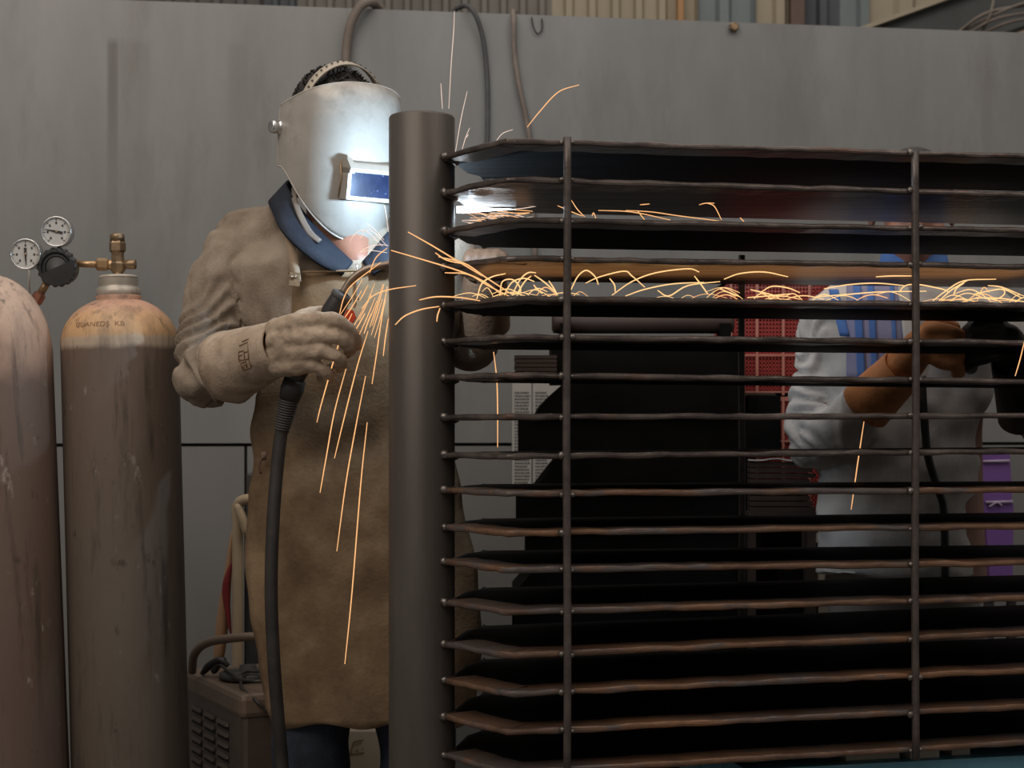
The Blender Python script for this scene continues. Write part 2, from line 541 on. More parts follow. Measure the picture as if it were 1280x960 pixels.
M['pole'] = surf('chipped_cream_pole_paint', (0.40, 0.30, 0.19), (0.50, 0.39, 0.26), 12, 0.5, 0, 0.1, 60, (1, 1, 0.4), (0.2, 0.12, 0.07), 18, (0.6, 0.7))
M['leather'] = surf('tan_leather', (0.36, 0.20, 0.10), (0.46, 0.27, 0.15), 8, 0.7, 0, 0.2, 90)
M['redcloth'] = surf('dark_red_cloth', (0.20, 0.018, 0.018), (0.26, 0.03, 0.028), 8, 0.8)
M['slate'] = surf('dark_slate_paint', (0.045, 0.043, 0.042), (0.06, 0.057, 0.055), 8, 0.6)
M['case'] = surf('beige_case_enamel', (0.34, 0.29, 0.215), (0.40, 0.345, 0.26), 7, 0.5, 0, 0.05, 60)
M['case_mark'] = surf('brown_logo_print', (0.16, 0.10, 0.055), (0.19, 0.12, 0.07), 9, 0.6)
M['glass'] = surf('dark_blue_filter_glass', (0.006, 0.010, 0.03), (0.016, 0.024, 0.06), 30, 0.3, 0.0, 0, 1, (1, 1, 1), (0.3, 0.35, 0.5), 170, (0.64, 0.68), spec=0.25)
M['spark'] = glow('incandescent_orange_spark', (1.0, 0.50, 0.20), 1.15)
M['spark_hot'] = glow('incandescent_yellow_spark', (1.0, 0.60, 0.25), 1.25)
M['spark_pale'] = glow('incandescent_pale_spark', (1.0, 0.74, 0.6), 1.0)
M['arc'] = glow('white_hot_arc_and_glare', (0.78, 0.9, 1.0), 14.0)

# ------------------------------------------------------------------ setting: floor, far hall wall, steel partition
fl = MB().box((0, 3.6, -0.05), (9, 9, 0.1)).build('floor', M['floor'])
tag(fl, 'oily grey concrete workshop floor', None, None, 'structure')

WF = 6.6  # far cladding
far = thing('wall_far', 'ribbed grey and cream cladding of the hall above the steel partition', None, (0, WF, 0))
far['kind'] = 'structure'


def cladding(x0, x1, mat, pitch_px=26, rib=0.03, d=WF):
    a, b = (x0 - 640) / FPX * d, (x1 - 640) / FPX * d
    pitch = pitch_px / FPX * d
    prof = []
    x = a
    while x < b - 1e-4:
        for q, h in ((0.0, 0), (0.5, 0), (0.6, -rib), (0.86, -rib), (0.96, 0)):
            xx = x + q * pitch
            if xx < b:
                prof.append((xx, d + h))
        x += pitch
    prof.append((b, d))
    n = len(prof)
    vs = [Vector((p[0], p[1], 0.0)) for p in prof] + [Vector((p[0], p[1], 4.2)) for p in prof]
    vs += [Vector((p[0], d + 0.04, z)) for z in (0.0, 4.2) for p in (prof[0], prof[-1])]
    fs = [(i, i + 1, n + i + 1, n + i) for i in range(n - 1)] + [(2 * n, 2 * n + 2, 2 * n + 3, 2 * n + 1)]
    mb = MB().add(vs, fs, False)
    return mb.build('cladding_sheet', mat, far, False)


for x0, x1, mt, pp in ((-1500, 160, 'corr_grey', 40), (160, 330, 'corr_dark', 30), (330, 372, 'corr_navy', 21), (372, 690, 'corr_grey', 24), (690, 845, 'corr_beige', 29),
                       (853, 872, 'corr_beige', 30), (872, 945, 'corr_blue', 44), (945, 985, 'corr_beige', 40), (1003, 1050, 'corr_navy', 34),
                       (1050, 1085, 'corr_blue', 40), (1085, 2700, 'corr_beige', 62)):
    cladding(x0, x1, M[mt], pp)
for x0, x1, mt in ((845, 853, 'post_orange'), (985, 1003, 'post_brown')):
    a, b = (x0 - 640) / FPX * WF, (x1 - 640) / FPX * WF
    MB().bbox(((a + b) / 2, WF - 0.02, 2.1), (b - a, 0.10, 4.2), None, 0.006).build('column', M[mt], far)
# sloping conveyor beam, upper right
bd = 5.6
cb = thing('sloping_beam', 'dark sloping steel beam with pale upper flange above the partition at right', 'beam', P(1140, 20, bd))
a0, a1 = P(1060, 48, bd), P(1420, -82, bd)
dirv = (a1 - a0).normalized()
upv = Vector((-dirv.z, 0, dirv.x))


def beam_part(o0, o1, y0, y1, name, mat):
    q = [a0 - dirv * 0.5, a1 + dirv * 2.6]
    fr = [q[0] + upv * o0, q[1] + upv * o0, q[1] + upv * o1, q[0] + upv * o1]
    MB().slab([p + Vector((0, y0, 0)) for p in fr], [p + Vector((0, y1, 0)) for p in fr]).build(name, mat, cb)


beam_part(0.0, 0.014, -0.06, 0.06, 'upper_flange', M['corr_beige'])
beam_part(-0.16, 0.0, -0.01, 0.01, 'web', M['beam'])
beam_part(-0.174, -0.16, -0.06, 0.06, 'lower_flange', M['beam'])
for k, (q0, q1, q2) in enumerate((((1195, 42), (1240, 14), (1330, 2)), ((1210, 42), (1250, 22), (1330, 10)), ((1225, 43), (1238, 18), (1246, -20)), ((1200, 40), (1262, 10), (1340, -12)), ((1228, 42), (1268, 26), (1340, 18)))):
    mb = MB().tube(spline([P(*q0, 5.2), P(*q1, 5.15), P(*q2, 5.2)], 6), 0.0055, 6)
    tag(mb.build('hanging_cable', M['hose']), ('lowest-starting thin dusty cable', 'second thin dusty cable', 'steep thin dusty cable', 'fourth thin dusty cable', 'rightmost thin dusty cable')[k] + ' of the bundle under the sloping beam at top right', 'cable', 'cables bundled under the sloping beam')

# steel partition: tall upper sheet over separate lower sheets
W0, W1 = Vector((-1.344, 4.2)), Vector((1.471, 4.598))
wdir = (W1 - W0).normalized()
wn = Vector((wdir.y, -wdir.x))  # towards the camera


def wall_y(x):
    return W0.y + (x - W0.x) * wdir.y / wdir.x


def wall_pt(px, py, off=0.0):
    """point on the partition's face along a bearing"""
    k = (px - 640) / FPX
    s = wdir.y / wdir.x
    d = (W0.y - s * W0.x) / (1 - s * k)
    p = P(px, py, d)
    return p + Vector((wn.x, wn.y, 0)) * off


WTOP = 2.179
part = thing('wall_back', 'grey brushed steel sheet partition behind the welder', None, (0, wall_y(0), 0))
part['kind'] = 'structure'


def sheet(x0, x1, z0, z1, name, mat, off=0.0, th=0.012):
    a = Vector((x0, wall_y(x0))) + wn * off
    b = Vector((x1, wall_y(x1))) + wn * off
    poly = [a, b, b - wn * th, a - wn * th]
    return MB().prism([(p.x, p.y) for p in poly], z0, z1).build(name, mat, part)


sheet(-3.2, 3.4, 1.003, WTOP, 'upper_sheet', M['screen'])
xs = [-3.2, (308 - 640) / FPX * 4.3, 0.62, 1.75, 3.4]
for a, b in zip(xs, xs[1:]):
    sheet(a + 0.004, b - 0.004, 0.0, 0.994, 'lower_sheet', M['screen_low'], -0.002)
sheet(-3.2, 3.4, 0.0, WTOP - 0.02, 'backing_rail', M['slot'], -0.016, 0.01)
# long vertical rust runs in the sheet's paint, and the rim bolt
sm_ = M['screen'].node_tree
sN, sL = sm_.nodes, sm_.links
tcs = sN.new('ShaderNodeTexCoord')
sxs = sN.new('ShaderNodeSeparateXYZ')
sL.new(tcs.outputs['Object'], sxs.inputs[0])


def smath(op, a, b_=None):
    n = sN.new('ShaderNodeMath')
    n.operation = op
    n.use_clamp = op == 'SUBTRACT' and a == 1.0
    for i_, v in enumerate((a, b_)):
        if v is None:
            continue
        if isinstance(v, (int, float)):
            n.inputs[i_].default_value = v
        else:
            sL.new(v, n.inputs[i_])
    return n.outputs[0]


def ramp_z(z0, z1):
    n = sN.new('ShaderNodeMapRange')
    n.interpolation_type = 'SMOOTHSTEP'
    n.inputs[1].default_value, n.inputs[2].default_value = z0, z1
    sL.new(sxs.outputs['Z'], n.inputs[0])
    return n.outputs[0]


zt_, zb_ = wall_pt(141, 48).z, wall_pt(141, 320).z
runs = None
for xc, wdt_, k_ in ((wall_pt(141, 150).x, 0.017, 0.75), (wall_pt(166, 150).x, 0.05, 0.25), (wall_pt(297, 150).x, 0.03, 0.22)):
    d_ = smath('DIVIDE', smath('ABSOLUTE', smath('SUBTRACT', sxs.outputs['X'], xc)), wdt_)
    m_ = smath('MULTIPLY', smath('SUBTRACT', 1.0, smath('POWER', d_, 3.0)), k_)
    runs = m_ if runs is None else smath('MAXIMUM', runs, m_)
fade = smath('MULTIPLY', smath('SUBTRACT', 1.0, ramp_z(zt_ - 0.02, zt_ + 0.01)), smath('ADD', smath('MULTIPLY', ramp_z(zb_, zt_ - 0.05), 0.8), 0.15))
runs = smath('MULTIPLY', runs, fade)
bsd = sN['Principled BSDF']
old = bsd.inputs['Base Color'].links[0].from_socket
mxs = sN.new('ShaderNodeMix')
mxs.data_type = 'RGBA'
sL.new(runs, mxs.inputs[0])
sL.new(old, mxs.inputs[6])
mxs.inputs[7].default_value = (0.10, 0.092, 0.082, 1)
sL.new(mxs.outputs[2], bsd.inputs['Base Color'])
p = wall_pt(916, 35, 0.0)
mb = MB().lathe([(0.010, 0), (0.010, 0.006), (0.014, 0.006), (0.014, 0.016), (0.010, 0.02)], 6, frame(p, (wn.x, wn.y, 0), (0, 0, 1)), False)
mb.build('bolt', M['brass_dark'], part)
p = wall_pt(672, 32, 0.006)
mb = MB().tube(spline([wall_pt(664, 22, .006), wall_pt(666, 34, .007), wall_pt(671, 43, .008), wall_pt(677, 38, .007), wall_pt(677, 24, .006)], 5), 0.0018, 6)
mb.build('wire_hook', M['slot'], part)


def over_hose(pts, back, r, mat, label):
    pp = [wall_pt(x, y, r + 0.004 + o) for x, y, o in pts]
    top = pp[-1]
    bk = [wall_pt(x, y, -0.02 - r - 0.02 * i) for i, (x, y) in enumerate(back)]
    return tag(MB().tube(spline(pp + bk, 8), r, 10).build('hose', mat), label, 'hose')


over_hose([(428, 330, 0), (430, 180, 0), (431, 95, 0.0), (435, 45, 0.01), (446, 17, 0.02), (459, 6, 0.01)], [(472, 4), (480, 20), (482, 120)], 0.0125, M['hose'], 'thick dusty grey hose looped over the partition top above the helmet')
over_hose([(604, 420, 0), (607, 240, 0), (609, 140, 0.0), (607, 80, 0.0), (600, 40, 0.01), (588, 14, 0.015)], [(576, 6), (569, 20), (568, 120)], 0.0068, M['hose_dark'], 'dark slender hose over the partition between the other two hoses')
over_hose([(668, 330, 0), (662, 190, 0), (657, 150, 0.0), (648, 108, 0.0), (642, 65, 0.0), (641, 28, 0.006)], [(643, 11), (648, 24), (650, 120)], 0.0075, M['hose'], 'thin brown-grey hose over the partition, furthest right of the three')

# ------------------------------------------------------------------ welded steel rack
ta = 0.2336
ca = 1 / math.sqrt(1 + ta * ta)
sa = ta * ca
U, V = Vector((ca, sa)), Vector((-sa, ca))
LE, BD = Vector((-0.112, 2.695)), Vector((-0.010, 2.552))
RX = 1.36
RE = BD + U * ((RX - BD.x) / ca)
DEPTH = 0.37
ROW1 = [178, 226, 276, 324, 374, 422, 470, 521, 570, 617, 666, 712, 764, 817, 865, 913, 963]
ROW2 = [191, 239, 285, 331, 380, 427, 475, 520, 566, 614, 660, 706, 752, 798, 845, 891, 937]
X1, D1, X2, D2 = 0.0876, 2.575, 0.6826, 2.714


def row_z(k, x):
    z1 = CAMZ + (HY - ROW1[k]) / FPX * D1
    z2 = CAMZ + (HY - ROW2[k]) / FPX * D2
    return z1 + (z2 - z1) * (x - X1) / (X2 - X1)


post_c = Vector((-0.1545, 2.742))
POST_R = 0.0565
rack = thing('steel_rack', 'dark welded steel rack of seventeen horizontal shelves on a round post', 'rack', (post_c.x, post_c.y, 0))
mb = MB()
ztop = CAMZ + (HY - 138) / FPX * 2.69
mb.lathe([(POST_R - 0.0002, 0.0), (POST_R, 0.01), (POST_R, ztop - 0.004), (POST_R - 0.0025, ztop - 0.0005), (POST_R - 0.006, ztop), (POST_R - 0.006, ztop - 0.25)], 64,
         Matrix.Translation((post_c.x, post_c.y, 0)), True, True, True)
post = mb.build('round_post', M['pipe'], rack)
tag(post, 'thick dark round steel pipe post with an open top')


def offset_poly(pl, d):
    """inset an open polyline to its left side by d (mitred)"""
    out = []
    for i, p in enumerate(pl):
        a = pl[max(i - 1, 0)]
        b = pl[min(i + 1, len(pl) - 1)]
        t0 = (p - a).normalized() if i else (b - p).normalized()
        t1 = (b - p).normalized() if i < len(pl) - 1 else t0
        n0, n1 = Vector((-t0.y, t0.x)), Vector((-t1.y, t1.x))
        m = (n0 + n1).normalized()
        out.append(p + m * (d / max(m.dot(n0), 0.3)))
    return out


front = []
for i in range(7):
    front.append(LE + (BD - LE) * (i / 6))
# slightly rounded bend
bend = [BD + (LE - BD).normalized() * 0.016, BD + Vector((0.0015, 0.0035)), BD + U * 0.016]
front = front[:6] + [bend[0], bend[1], bend[2]]
L_all = (RE - BD).length
nseg = 44
for i in range(1, nseg + 1):
    front.append(BD + U * (0.016 + (L_all - 0.016) * i / nseg))
SECT = [(0.060, -0.0048), (0.0030, -0.0048), (0.0006, -0.0030), (0.0, 0.0), (0.0006, 0.0030), (0.0030, 0.0048), (0.060, 0.0048)]
ins = {}
for d, _ in SECT:
    if d not in ins:
        ins[d] = offset_poly(front, d)
rust_rows = {10: 1, 11: 1, 12: 1, 14: 1, 15: 1, 16: 1, 9: 1, 13: 1}
for k in range(17):
    rr = random.Random(100 + k)
    jit = [rr.uniform(-0.0011, 0.0011) for _ in front]
    tj = [rr.uniform(-0.0007, 0.0007) for _ in front]
    rings = []
    for i in range(len(front)):
        ring = []
        for d, h in SECT:
            p = ins[d][i]
            fo = 1.0 if d < 0.01 else 0.0
            ring.append(Vector((p.x, p.y - tj[i] * fo, row_z(k, p.x) + h * (1 + 40 * tj[i] * fo * 5) + jit[i])))
        rings.append(ring)
    bar = MB().rings(rings, True, True, True, False)
    m_bar = bar.build('shelf', M['bar_rust'] if k in rust_rows else M['bar'], rack)
    pl = [LE + Vector((0.006, 0.01)), BD + Vector((0.002, 0.012)), RE + V * 0.01 - U * 0.002, RE + V * DEPTH - U * 0.002, BD + U * 0.05 + V * (DEPTH + 0.005), Vector((-0.052, 2.95)), Vector((-0.058, 2.90)), Vector((-0.080, 2.862))]
    mbp = MB()
    n = len(pl)
    lo = [Vector((p.x, p.y, row_z(k, p.x) - 0.0022)) for p in pl]
    hi = [Vector((p.x, p.y, row_z(k, p.x) + 0.0022)) for p in pl]
    mbp.add(lo + hi, [tuple(range(n - 1, -1, -1)), tuple(range(n, 2 * n))] + [(i, (i + 1) % n, n + (i + 1) % n, n + i) for i in range(n)], False)
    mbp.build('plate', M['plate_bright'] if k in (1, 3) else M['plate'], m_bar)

# round rods welded down the front and the rear
bead_me = MB().ball((0, 0, 0), (0.0075, 0.006, 0.007), 8).mesh('weld_bead')
bead_me.materials.append(M['weld'])


def bead(parent, p, s=1.0):
    o = bpy.data.objects.new('weld_bead', bead_me)
    COL.objects.link(o)
    o.parent = parent
    o.location = Vector(p) - origin(parent)
    o.rotation_euler = (RND.uniform(-.4, .4), RND.uniform(-.6, .6), RND.uniform(0, 3))
    o.scale = (s * RND.uniform(0.8, 1.2),) * 3


for (xx, ytop, dd, front_side) in ((X1, 172, D1, 1), (X2, 190, D2, 1), (1.285, 205, 2.855, 1), ((933 - 640) / FPX * 3.02, 316, 3.0, 0), (1.08, 200, 3.15, 0)):
    base = BD + U * ((xx - BD.x) / ca)
    if front_side:
        c = base - V * 0.0035
    else:
        c = BD + U * ((xx + 0.08 - BD.x) / ca) + V * (DEPTH + 0.006)
    zt = CAMZ + (HY - ytop) / FPX * dd
    zb = row_z(16, c.x) - 0.016
    pts = []
    for i in range(23):
        t = i / 22
        pts.append(Vector((c.x + 0.0008 * math.sin(9 * t + xx * 7), c.y, zt + (zb - zt) * t)))
    r = MB().tube(pts, 0.0066, 10).build('upright_rod', M['rod'], rack)
    if front_side:
        for k in range(17):
            z = row_z(k, c.x)
            bead(r, (c.x - 0.0085, c.y + 0.0005, z + RND.uniform(-.002, .002)), RND.uniform(0.7, 1.0))
            if RND.random() < 0.6:
                bead(r, (c.x + 0.0085, c.y + 0.002, z + RND.uniform(-.002, .002)), RND.uniform(0.5, 0.85))
for k in range(17):
    bead(post, (LE.x - 0.002, LE.y + 0.004, row_z(k, LE.x) + 0.001), 1.15)
    # dark fillet of weld running round the pipe under each shelf end
    a = [Vector((post_c.x + (POST_R + 0.001) * math.sin(t), post_c.y - (POST_R + 0.001) * math.cos(t), row_z(k, LE.x) - 0.002)) for t in [math.radians(42 + 12 * i) for i in range(6)]]
    MB().tube(a, [0.005, 0.007, 0.0075, 0.008, 0.008, 0.006], 6).build('weld_fillet', M['bar'], post)

# ------------------------------------------------------------------ blue bench under the rack
bench = thing('blue_bench', 'blue painted steel bench whose top edge shows under the rack', 'bench', (0.75, 2.9, 0))
bz = 0.474
b0 = BD + U * 0.42 + V * 0.03
b1 = BD + U * 1.5 + V * 0.03


def bar_uv(p, q, wv, z0, z1):
    poly = [p, q, q + V * wv, p + V * wv]
    return [(r.x, r.y) for r in poly], z0, z1


MB().prism(*bar_uv(b0, b1, 0.34, bz - 0.006, bz)).build('bench_top', M['bench'], bench)
MB().prism(*bar_uv(b0, b1, 0.03, bz - 0.075, bz - 0.006)).build('front_rail', M['bench'], bench)
MB().prism(*bar_uv(b0 + V * 0.31, b1 + V * 0.31, 0.03, bz - 0.075, bz - 0.006)).build('rear_rail', M['bench'], bench)
for su in (0.03, 1.0):
    for sv in (0.0, 0.30):
        p = b0 + U * su + V * sv
        MB().prism(*bar_uv(p, p + U * 0.04, 0.04, 0, bz - 0.006)).build('leg', M['bench'], bench)
for i, (px, wd, dv) in enumerate(((1098, 0.10, 0.06), (1163, 0.055, 0.05), (1215, 0.035, 0.06), (1345, 0.08, 0.06))):
    xx = (px - 640) / FPX * 2.78
    c = BD + U * ((xx - BD.x) / ca) + V * dv
    z1 = row_z(16, c.x) - 0.0050
    lab = ('long grey-tan wooden packing block under the rack, left of the rod', 'short pale wooden packing block just right of the rod foot', 'narrowest wooden packing block between bench and lowest shelf', 'wooden packing block under the right end of the rack')[i]
    tag(MB().prism(*bar_uv(c - U * wd / 2, c + U * wd / 2, 0.06, bz, z1)).build('packing_block', M['wood']), lab, 'block', 'packing blocks between bench and rack')

# ------------------------------------------------------------------ gas cylinders


def cylinder(name, px_top, px_bot, d, r, prof, mat, label):
    """leaning bottle: axis through (px_top, y 430) and (px_bot, y 960)"""
    a, b = P(px_top, 430, d), P(px_bot, 960, d)
    ax = (a - b).normalized()
    base = b + ax * ((0.0 - b.z) / ax.z)
    m = frame(base, ax)
    t = thing(name, label, 'gas cylinder', base)
    t.rotation_euler = m.to_euler()
    return t, m


def tbuild(mb, name, mat, t):
    """mesh given in the bottle's own frame"""
    me = mb.mesh(name)
    return link(name, me, mat, t)


TR = 0.114
t2, m2 = cylinder('gas_cylinder', 150, 163.5, 3.16, TR, None, None, 'tall brown gas cylinder with an orange shoulder and brass valve')
h_sh = 1.211          # where the shoulder starts
prof = [(TR * 0.93, 0.0), (TR * 0.985, 0.012), (TR, 0.04), (TR, h_sh + 0.004)]
for i in range(1, 11):
    a = i / 10 * math.radians(72)
    prof.append((TR * math.cos(a) * 0.9 + TR * 0.1 * math.cos(a * 0.5), h_sh + 0.092 * math.sin(a)))
r_end, z_end = prof[-1]
prof += [(0.046, z_end + 0.006), (0.042, z_end + 0.008)]
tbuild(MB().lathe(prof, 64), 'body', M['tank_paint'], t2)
zn = z_end + 0.006
ring = [(0.0425, zn - 0.004), (0.0425, zn + 0.016), (0.0385, zn + 0.019)]
for i in range(4):
    ring += [(0.0390, zn + 0.020 + i * 0.0042), (0.0345, zn + 0.022 + i * 0.0042)]
ring += [(0.0385, zn + 0.037), (0.0375, zn + 0.0405), (0.033, zn + 0.0425), (0.0, zn + 0.043)]
tbuild(MB().lathe(ring, 48), 'neck_ring', M['zinc'], t2)
zv = zn + 0.043
vb = MB()
vb.lathe([(0.009, zv - 0.004), (0.010, zv + 0.004), (0.0085, zv + 0.006)], 20)
vb.lathe([(0.011, zv + 0.005), (0.016, zv + 0.012), (0.016, zv + 0.022), (0.0135, zv + 0.026), (0.0125, zv + 0.036), (0.0125, zv + 0.047)], 8, None, False)
valve = tbuild(vb, 'valve', M['brass_dark'], t2)
nb = MB().lathe([(0.0135, zv + 0.045), (0.0165, zv + 0.048), (0.0165, zv + 0.063), (0.0145, zv + 0.067)], 6, None, False)
nb.lathe([(0.0142, zv + 0.067), (0.0142, zv + 0.079), (0.0125, zv + 0.0815), (0.0, zv + 0.082)], 24)
tbuild(nb, 'valve_cap_nut', M['brass_dark'], valve)
ob = MB().lathe([(0.0085, 0.008), (0.0085, 0.018), (0.010, 0.020), (0.0095, 0.023), (0.0103, 0.026), (0.0095, 0.029), (0.0103, 0.032), (0.0098, 0.035), (0.0, 0.035)], 20, frame((0, 0, zv + 0.021), (1, 0, 0), (0, 0, 1)))
tbuild(ob, 'side_outlet', M['brass_dark'], valve)

# stamped letters on the shoulder
fc = bpy.data.curves.new('letters', 'FONT')
fc.body = 'GUANEDS  KB'
fc.size = 0.0165
fc.align_x = 'CENTER'
fo = bpy.data.objects.new('letters', fc)
COL.objects.link(fo)
dg = bpy.context.evaluated_depsgraph_get()
tm = bpy.data.meshes.new_from_object(fo.evaluated_get(dg))
bpy.data.objects.remove(fo)
bm = bmesh.new()
bm.from_mesh(tm)
bmesh.ops.subdivide_edges(bm, edges=[e for e in bm.edges if e.calc_length() > 0.004], cuts=1)
for q in bm.verts:
    zz = h_sh + 0.030 + q.co.y * 0.8
    aa = math.asin(min(max((zz - h_sh) / 0.092, 0), 1))
    rad = TR * math.cos(aa) * 0.9 + TR * 0.1 * math.cos(aa * 0.5) + 0.0006
    ph = -PI / 2 + (q.co.x - 0.016) / 0.11
    q.co = Vector((rad * math.cos(ph), rad * math.sin(ph), zz))
bm.to_mesh(tm)
bm.free()
tm.name = 'stamped_lettering'
tm.materials.clear()
tag(link('stamped_lettering', tm, M['stamp'], t2), 'dark letters stamped on the orange shoulder')

t1, m1 = cylinder('gas_cylinder', -12, 9, 3.10, TR, None, None, 'reddish brown gas cylinder with a pale shoulder, cut off by the left edge')
TR1 = 0.116
h1 = 1.193
prof = [(TR1 * 0.93, 0.0), (TR1 * 0.985, 0.012), (TR1, 0.04), (TR1, h1)]
for i in range(1, 13):
    a = i / 12 * math.radians(80)
    prof.append((TR1 * math.cos(a) * 0.95 + 0.0045, h1 + 0.150 * math.sin(a)))
re, ze = prof[-1]
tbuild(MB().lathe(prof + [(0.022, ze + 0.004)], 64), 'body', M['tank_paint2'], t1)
tbuild(MB().lathe([(0.0225, ze - 0.002), (0.0225, ze + 0.024), (0.019, ze + 0.026)], 28), 'neck_ring', M['zinc'], t1)
tp = [(0.0195, ze + 0.024)]
for i in range(7):
    tp += [(0.0195, ze + 0.026 + i * 0.004), (0.0175, ze + 0.028 + i * 0.004)]
tp += [(0.018, ze + 0.056), (0.0, ze + 0.057)]
tbuild(MB().lathe(tp, 28), 'threaded_outlet', M['copper'], t1)

# regulator with two gauges, screwed to the brown cylinder's valve
RD = 3.12
reg = thing('pressure_regulator', 'gas pressure regulator with two round gauges and a black knob', 'regulator', P(73, 334, RD))
s = RD / FPX
vx = m2 @ Vector((-0.012, 0, zv + 0.021))
kn = P(73, 334, RD)
pipe_a = Vector((vx.x, vx.y, vx.z))
pipe_b = kn + Vector((0.03, 0.02, (vx.z - kn.z)))
MB().tube([pipe_a + Vector((-0.012, 0, 0)), pipe_b], 0.0066, 14).build('inlet_pipe', M['brass'], reg)
xd = (pipe_b - pipe_a).normalized()
MB().lathe([(0.0105, 0.0), (0.0125, 0.002), (0.0125, 0.020), (0.0105, 0.022)], 6, frame(pipe_a + xd * 0.008, xd, (0, 0, 1)), False).build('union_nut', M['brass'], reg)
MB().lathe([(0.0102, -0.004), (0.0102, 0.007)], 20, frame(pipe_a + xd * 0.001, xd, (0, 0, 1))).build('nut_collar', M['brass'], reg)
body = MB().lathe([(0.028, 0.0), (0.030, 0.006), (0.030, 0.026), (0.024, 0.034), (0.0, 0.035)], 28, frame(kn + Vector((0, 0.014, 0)), (0, 1, 0)))
body.build('regulator_body', M['brass_dark'], reg)
fdir = Vector((0.04, -1.0, -0.12)).normalized()
kb = MB()
nf = 72
rings = []
for r0, h in ((0.033, 0.0), (0.0375, 0.002), (0.0375, 0.014), (0.034, 0.018), (0.030, 0.0185), (0.0295, 0.013), (0.026, 0.0125), (0.0255, 0.016), (0.022, 0.0165), (0.0215, 0.012), (0.0, 0.012)):
    rg = []
    for j in range(nf):
        a = 2 * PI * j / nf
        rr = r0 * (1.0 + (0.035 if (j % 4) in (0, 1) else -0.035) * (1 if 0.034 <= r0 else 0))
        rg.append(frame(kn, fdir) @ Vector((rr * math.cos(a), rr * math.sin(a), h)))
    rings.append(rg)
kb.rings(rings, True, True, True, False)
knob = kb.build('adjusting_knob', M['black'], reg)
# the solid lower half of the knob's face
hf = frame(kn + fdir * 0.010, fdir)
sg = []
for i in range(25):
    a = math.radians(24) + PI + PI * i / 24
    sg.append(Vector((0.0355 * math.cos(a), 0.0355 * math.sin(a), 0)))
# orient so that the flat edge rises to the right as seen from the front
xr = Vector((1, 0, 0))
xr = (xr - fdir * xr.dot(fdir)).normalized()
zr = Vector((0, 0, 1))
zr = (zr - fdir * zr.dot(fdir)).normalized()
fr = [kn + fdir * 0.021 + xr * q.x + zr * q.y for q in sg]
bk = [kn + fdir * 0.008 + xr * q.x + zr * q.y for q in sg]
MB().slab(fr, bk).build('knob_face', M['black'], knob)
tag(MB().lathe([(0.0, 0.0), (0.021, 0.0), (0.020, 0.003), (0.0, 0.0035)], 28, frame(kn + fdir * 0.0125, fdir)).build('knob_disc', M['slate'], knob), 'grey disc inside the knob')


def gauge(px, py, r, needle_deg, tail, label):
    c = P(px, py, RD - 0.02)
    f = Vector((0.03, -1, -0.05)).normalized()
    fm = frame(c, f)
    g = MB().lathe([(r * 0.9, -0.026), (r, -0.022), (r, 0.0), (r * 0.985, 0.003), (r * 0.92, 0.0035), (r * 0.90, 0.0005)], 48, fm, True, True, False).build('gauge_case', M['chrome'], reg)
    tag(g, label)
    MB().lathe([(0.0, 0.0002), (r * 0.905, 0.0002), (r * 0.905, -0.001)], 48, fm, False, True, False).build('dial', M['dial'], g)
    x = (Vector((1, 0, 0)) - f * f.x).normalized()
    z = (Vector((0, 0, 1)) - f * f.z).normalized()

    def at(a, q, h=0.0):
        return c + x * (math.cos(a) * q) + z * (math.sin(a) * q) + f * h
    tk = MB()
    for i in range(37):
        a = math.radians(-50 + i * 280 / 36)
        q0 = 0.80 if i % 6 else 0.70
        wd = 0.0004 if i % 6 else 0.0008
        d = (at(a + PI / 2, 1) - c).normalized()
        p0, p1 = at(a, r * q0, 0.0007), at(a, r * 0.86, 0.0007)
        tk.add([p0 - d * wd, p0 + d * wd, p1 + d * wd, p1 - d * wd], [(0, 1, 2, 3)], False)
    for i in range(7):
        a = math.radians(-50 + i * 280 / 6)
        p0 = at(a, r * 0.56, 0.0007)
        tk.add([p0 + x * sx * r * 0.055 + z * sz * r * 0.075 for sx, sz in ((-1, -1), (1, -1), (1, 1), (-1, 1))], [(0, 1, 2, 3)], False)
    tag(tk.build('dial_markings', M['ink'], g), None, None, None, 'stuff')
    a = math.radians(needle_deg)
    d = (at(a + PI / 2, 1) - c).normalized()
    nd = MB()
    p0, pm, p1 = at(a + PI, r * tail, 0.0014), at(a, 0, 0.0014), at(a, r * 0.78, 0.0014)
    nd.add([p0 - d * r * .085, p0 + d * r * .085, pm + d * r * .07, p1 + d * r * .012, p1 - d * r * .012, pm - d * r * .07], [(0, 1, 2, 3, 4, 5)], False)
    solid(nd.build('needle', M['ink'], g), 0.0006)
    MB().lathe([(r * .1, 0.001), (r * .08, 0.0025), (0, 0.0026)], 12, fm).build('hub', M['brass_dark'], g)
    # stem back to the regulator body
    p = c - f * 0.013
    e = kn + Vector((0, 0.03, 0))
    dd = (e - p).normalized()
    MB().tube([p + dd * r * 0.9, p + dd * (e - p).length * 0.75], 0.005, 10).build('stem', M['brass_dark'], reg)


